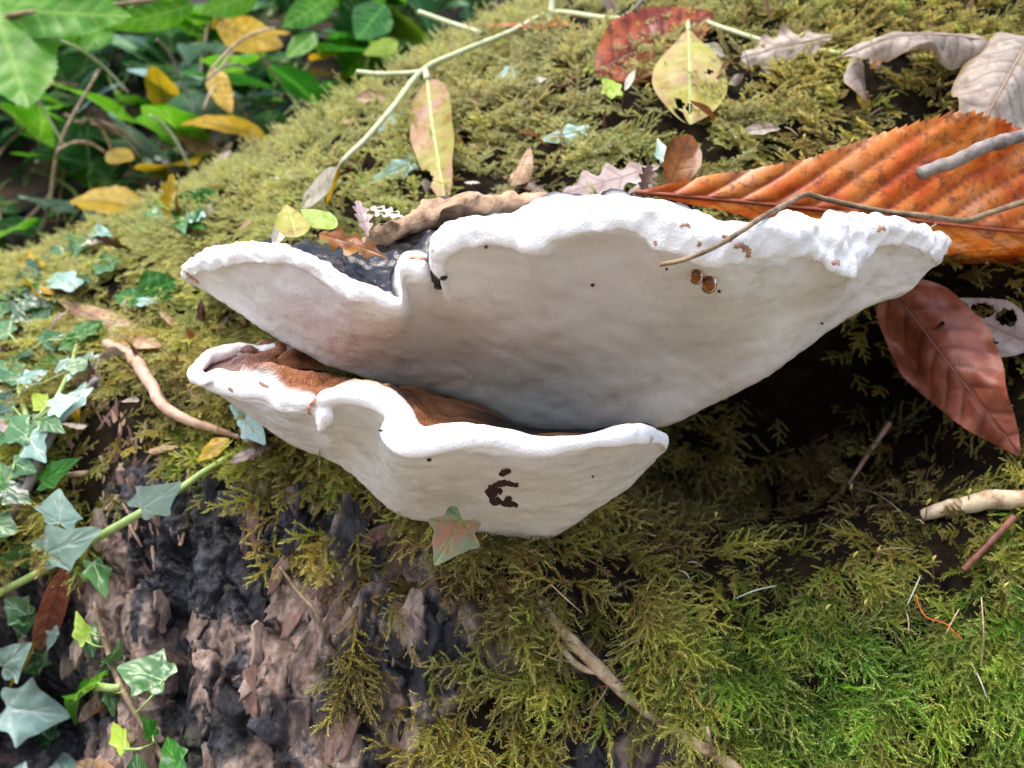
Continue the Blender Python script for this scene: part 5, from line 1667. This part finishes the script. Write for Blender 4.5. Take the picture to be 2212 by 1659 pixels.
FR = [('tan', 'tan'), ('grey', 'grey'), ('brown', 'dark brown'), ('white', 'whitish'), ('yellow', 'yellow'), ('mauve', 'mauve'), ('amber', 'amber')]
for i in range(150):
    x, y = (r6.uniform(20, 640), r6.uniform(230, 1000)) if i < 90 else (r6.uniform(650, 2200), r6.uniform(5, 420))
    p, n = at(x, y, .010)
    if p[1] > .72:
        continue
    a = r6.uniform(0, 6.28)
    d = np.array((math.cos(a), -.2, math.sin(a) * .8))
    A, n2, b = basis(d, n + np.array((r6.normal(0, .45), r6.normal(0, .3), r6.normal(0.3, .4))))
    L_ = r6.uniform(.006, .018) * (1.5 if i < 90 and y < 560 else 1)
    mt, cw = FR[int(r6.integers(len(FR)))]
    v, f, vein, edge = blade_geo(['oval', 'oak', 'lance', 'ovate'][int(r6.integers(4))], L_, r6.uniform(.14, .36), nside=4, side=5, nv=20, curl=r6.uniform(-1.2, 1.2), twist=r6.normal(0, .6), camber=.05, wave=.06, seed=400 + i)
    tag(mesh_obj('leaf_fragment', v @ np.stack([b, A, n2], 1).T, f, LM[mt], loc=tuple(p), attrs={'vein': vein, 'edge': edge}),
        'small %s dead leaf fragment in the moss of the upper log' % cw, 'leaf fragment', cw + ' leaf fragments in the moss')

for i in range(14):
    x0, y0 = r6.uniform(0, 620), r6.uniform(20, 330)
    a = r6.uniform(-1.2, 1.2)
    L_ = r6.uniform(90, 220)
    dp = r6.uniform(.64, .74)
    pts = [P3(x0 + math.cos(a) * L_ * q, y0 - math.sin(a) * L_ * q - 22 * math.sin(q * 3.1), dp + .03 * q) for q in (0, .33, .66, 1)]
    o = tube('dead_stem', pts, [.0009, .0012, .0008], ST[['brown', 'straw', 'vine', 'grey'][i % 4]], n=16, sides=6)
    tag(o, 'thin %s stem arching through the ivy on the bank' % ['brown', 'straw coloured', 'pale green', 'grey'][i % 4], 'stem', ['brown', 'straw', 'pale green', 'grey'][i % 4] + ' stems in the bank ivy')

shoulder = empty('ivy_plant', tuple(at(170, 520, .01)[0]))
tag(shoulder, 'ivy spilling over the upper left shoulder of the log', 'ivy')
SS = [[(-60, 620), (60, 565), (170, 505), (300, 440), (430, 375), (540, 310)], [(-60, 680), (60, 640), (150, 610), (240, 560)], [(300, 445), (370, 460), (430, 445)]]
for k, ss in enumerate(SS):
    tube('stem', route([(x, y, 10.014) for x, y in ss], .01), [.0012, .0009], ST['ivystem' if k != 1 else 'brown'], shoulder, n=30)
for i in range(64):
    ss = SS[[0, 0, 1, 2][i % 4]]
    q = catmull(np.array(ss, float), 50)[int(r6.integers(2, 50))]
    b_ = q + r6.normal(0, 16, 2)
    a = r6.uniform(0, 6.28)
    L_ = r6.uniform(34, 66)
    t_ = b_ + np.array((math.cos(a), math.sin(a) * .6)) * L_
    if at(*b_)[0][1] > .75 or at(*t_)[0][1] > .75:
        continue
    h0, h1 = 10 + r6.uniform(.016, .03), 10 + r6.uniform(.014, .034)
    leaf('leaf', (b_[0], b_[1], h0), (t_[0], t_[1], h1), L_ * .5, LM[['ivyd', 'ivy', 'ivyg', 'ivyd', 'ivyg', 'green', 'yellow'][int(r6.integers(7))]], parent=shoulder, shape='ivy', sky=.3, roll=r6.normal(0, .35), wave=.05, camber=.05, foldl=.12, foldr=.12, seed=500 + i,
         stalk=[(q[0], q[1], 10.014)], stalk_mat=ST['ivystem'])
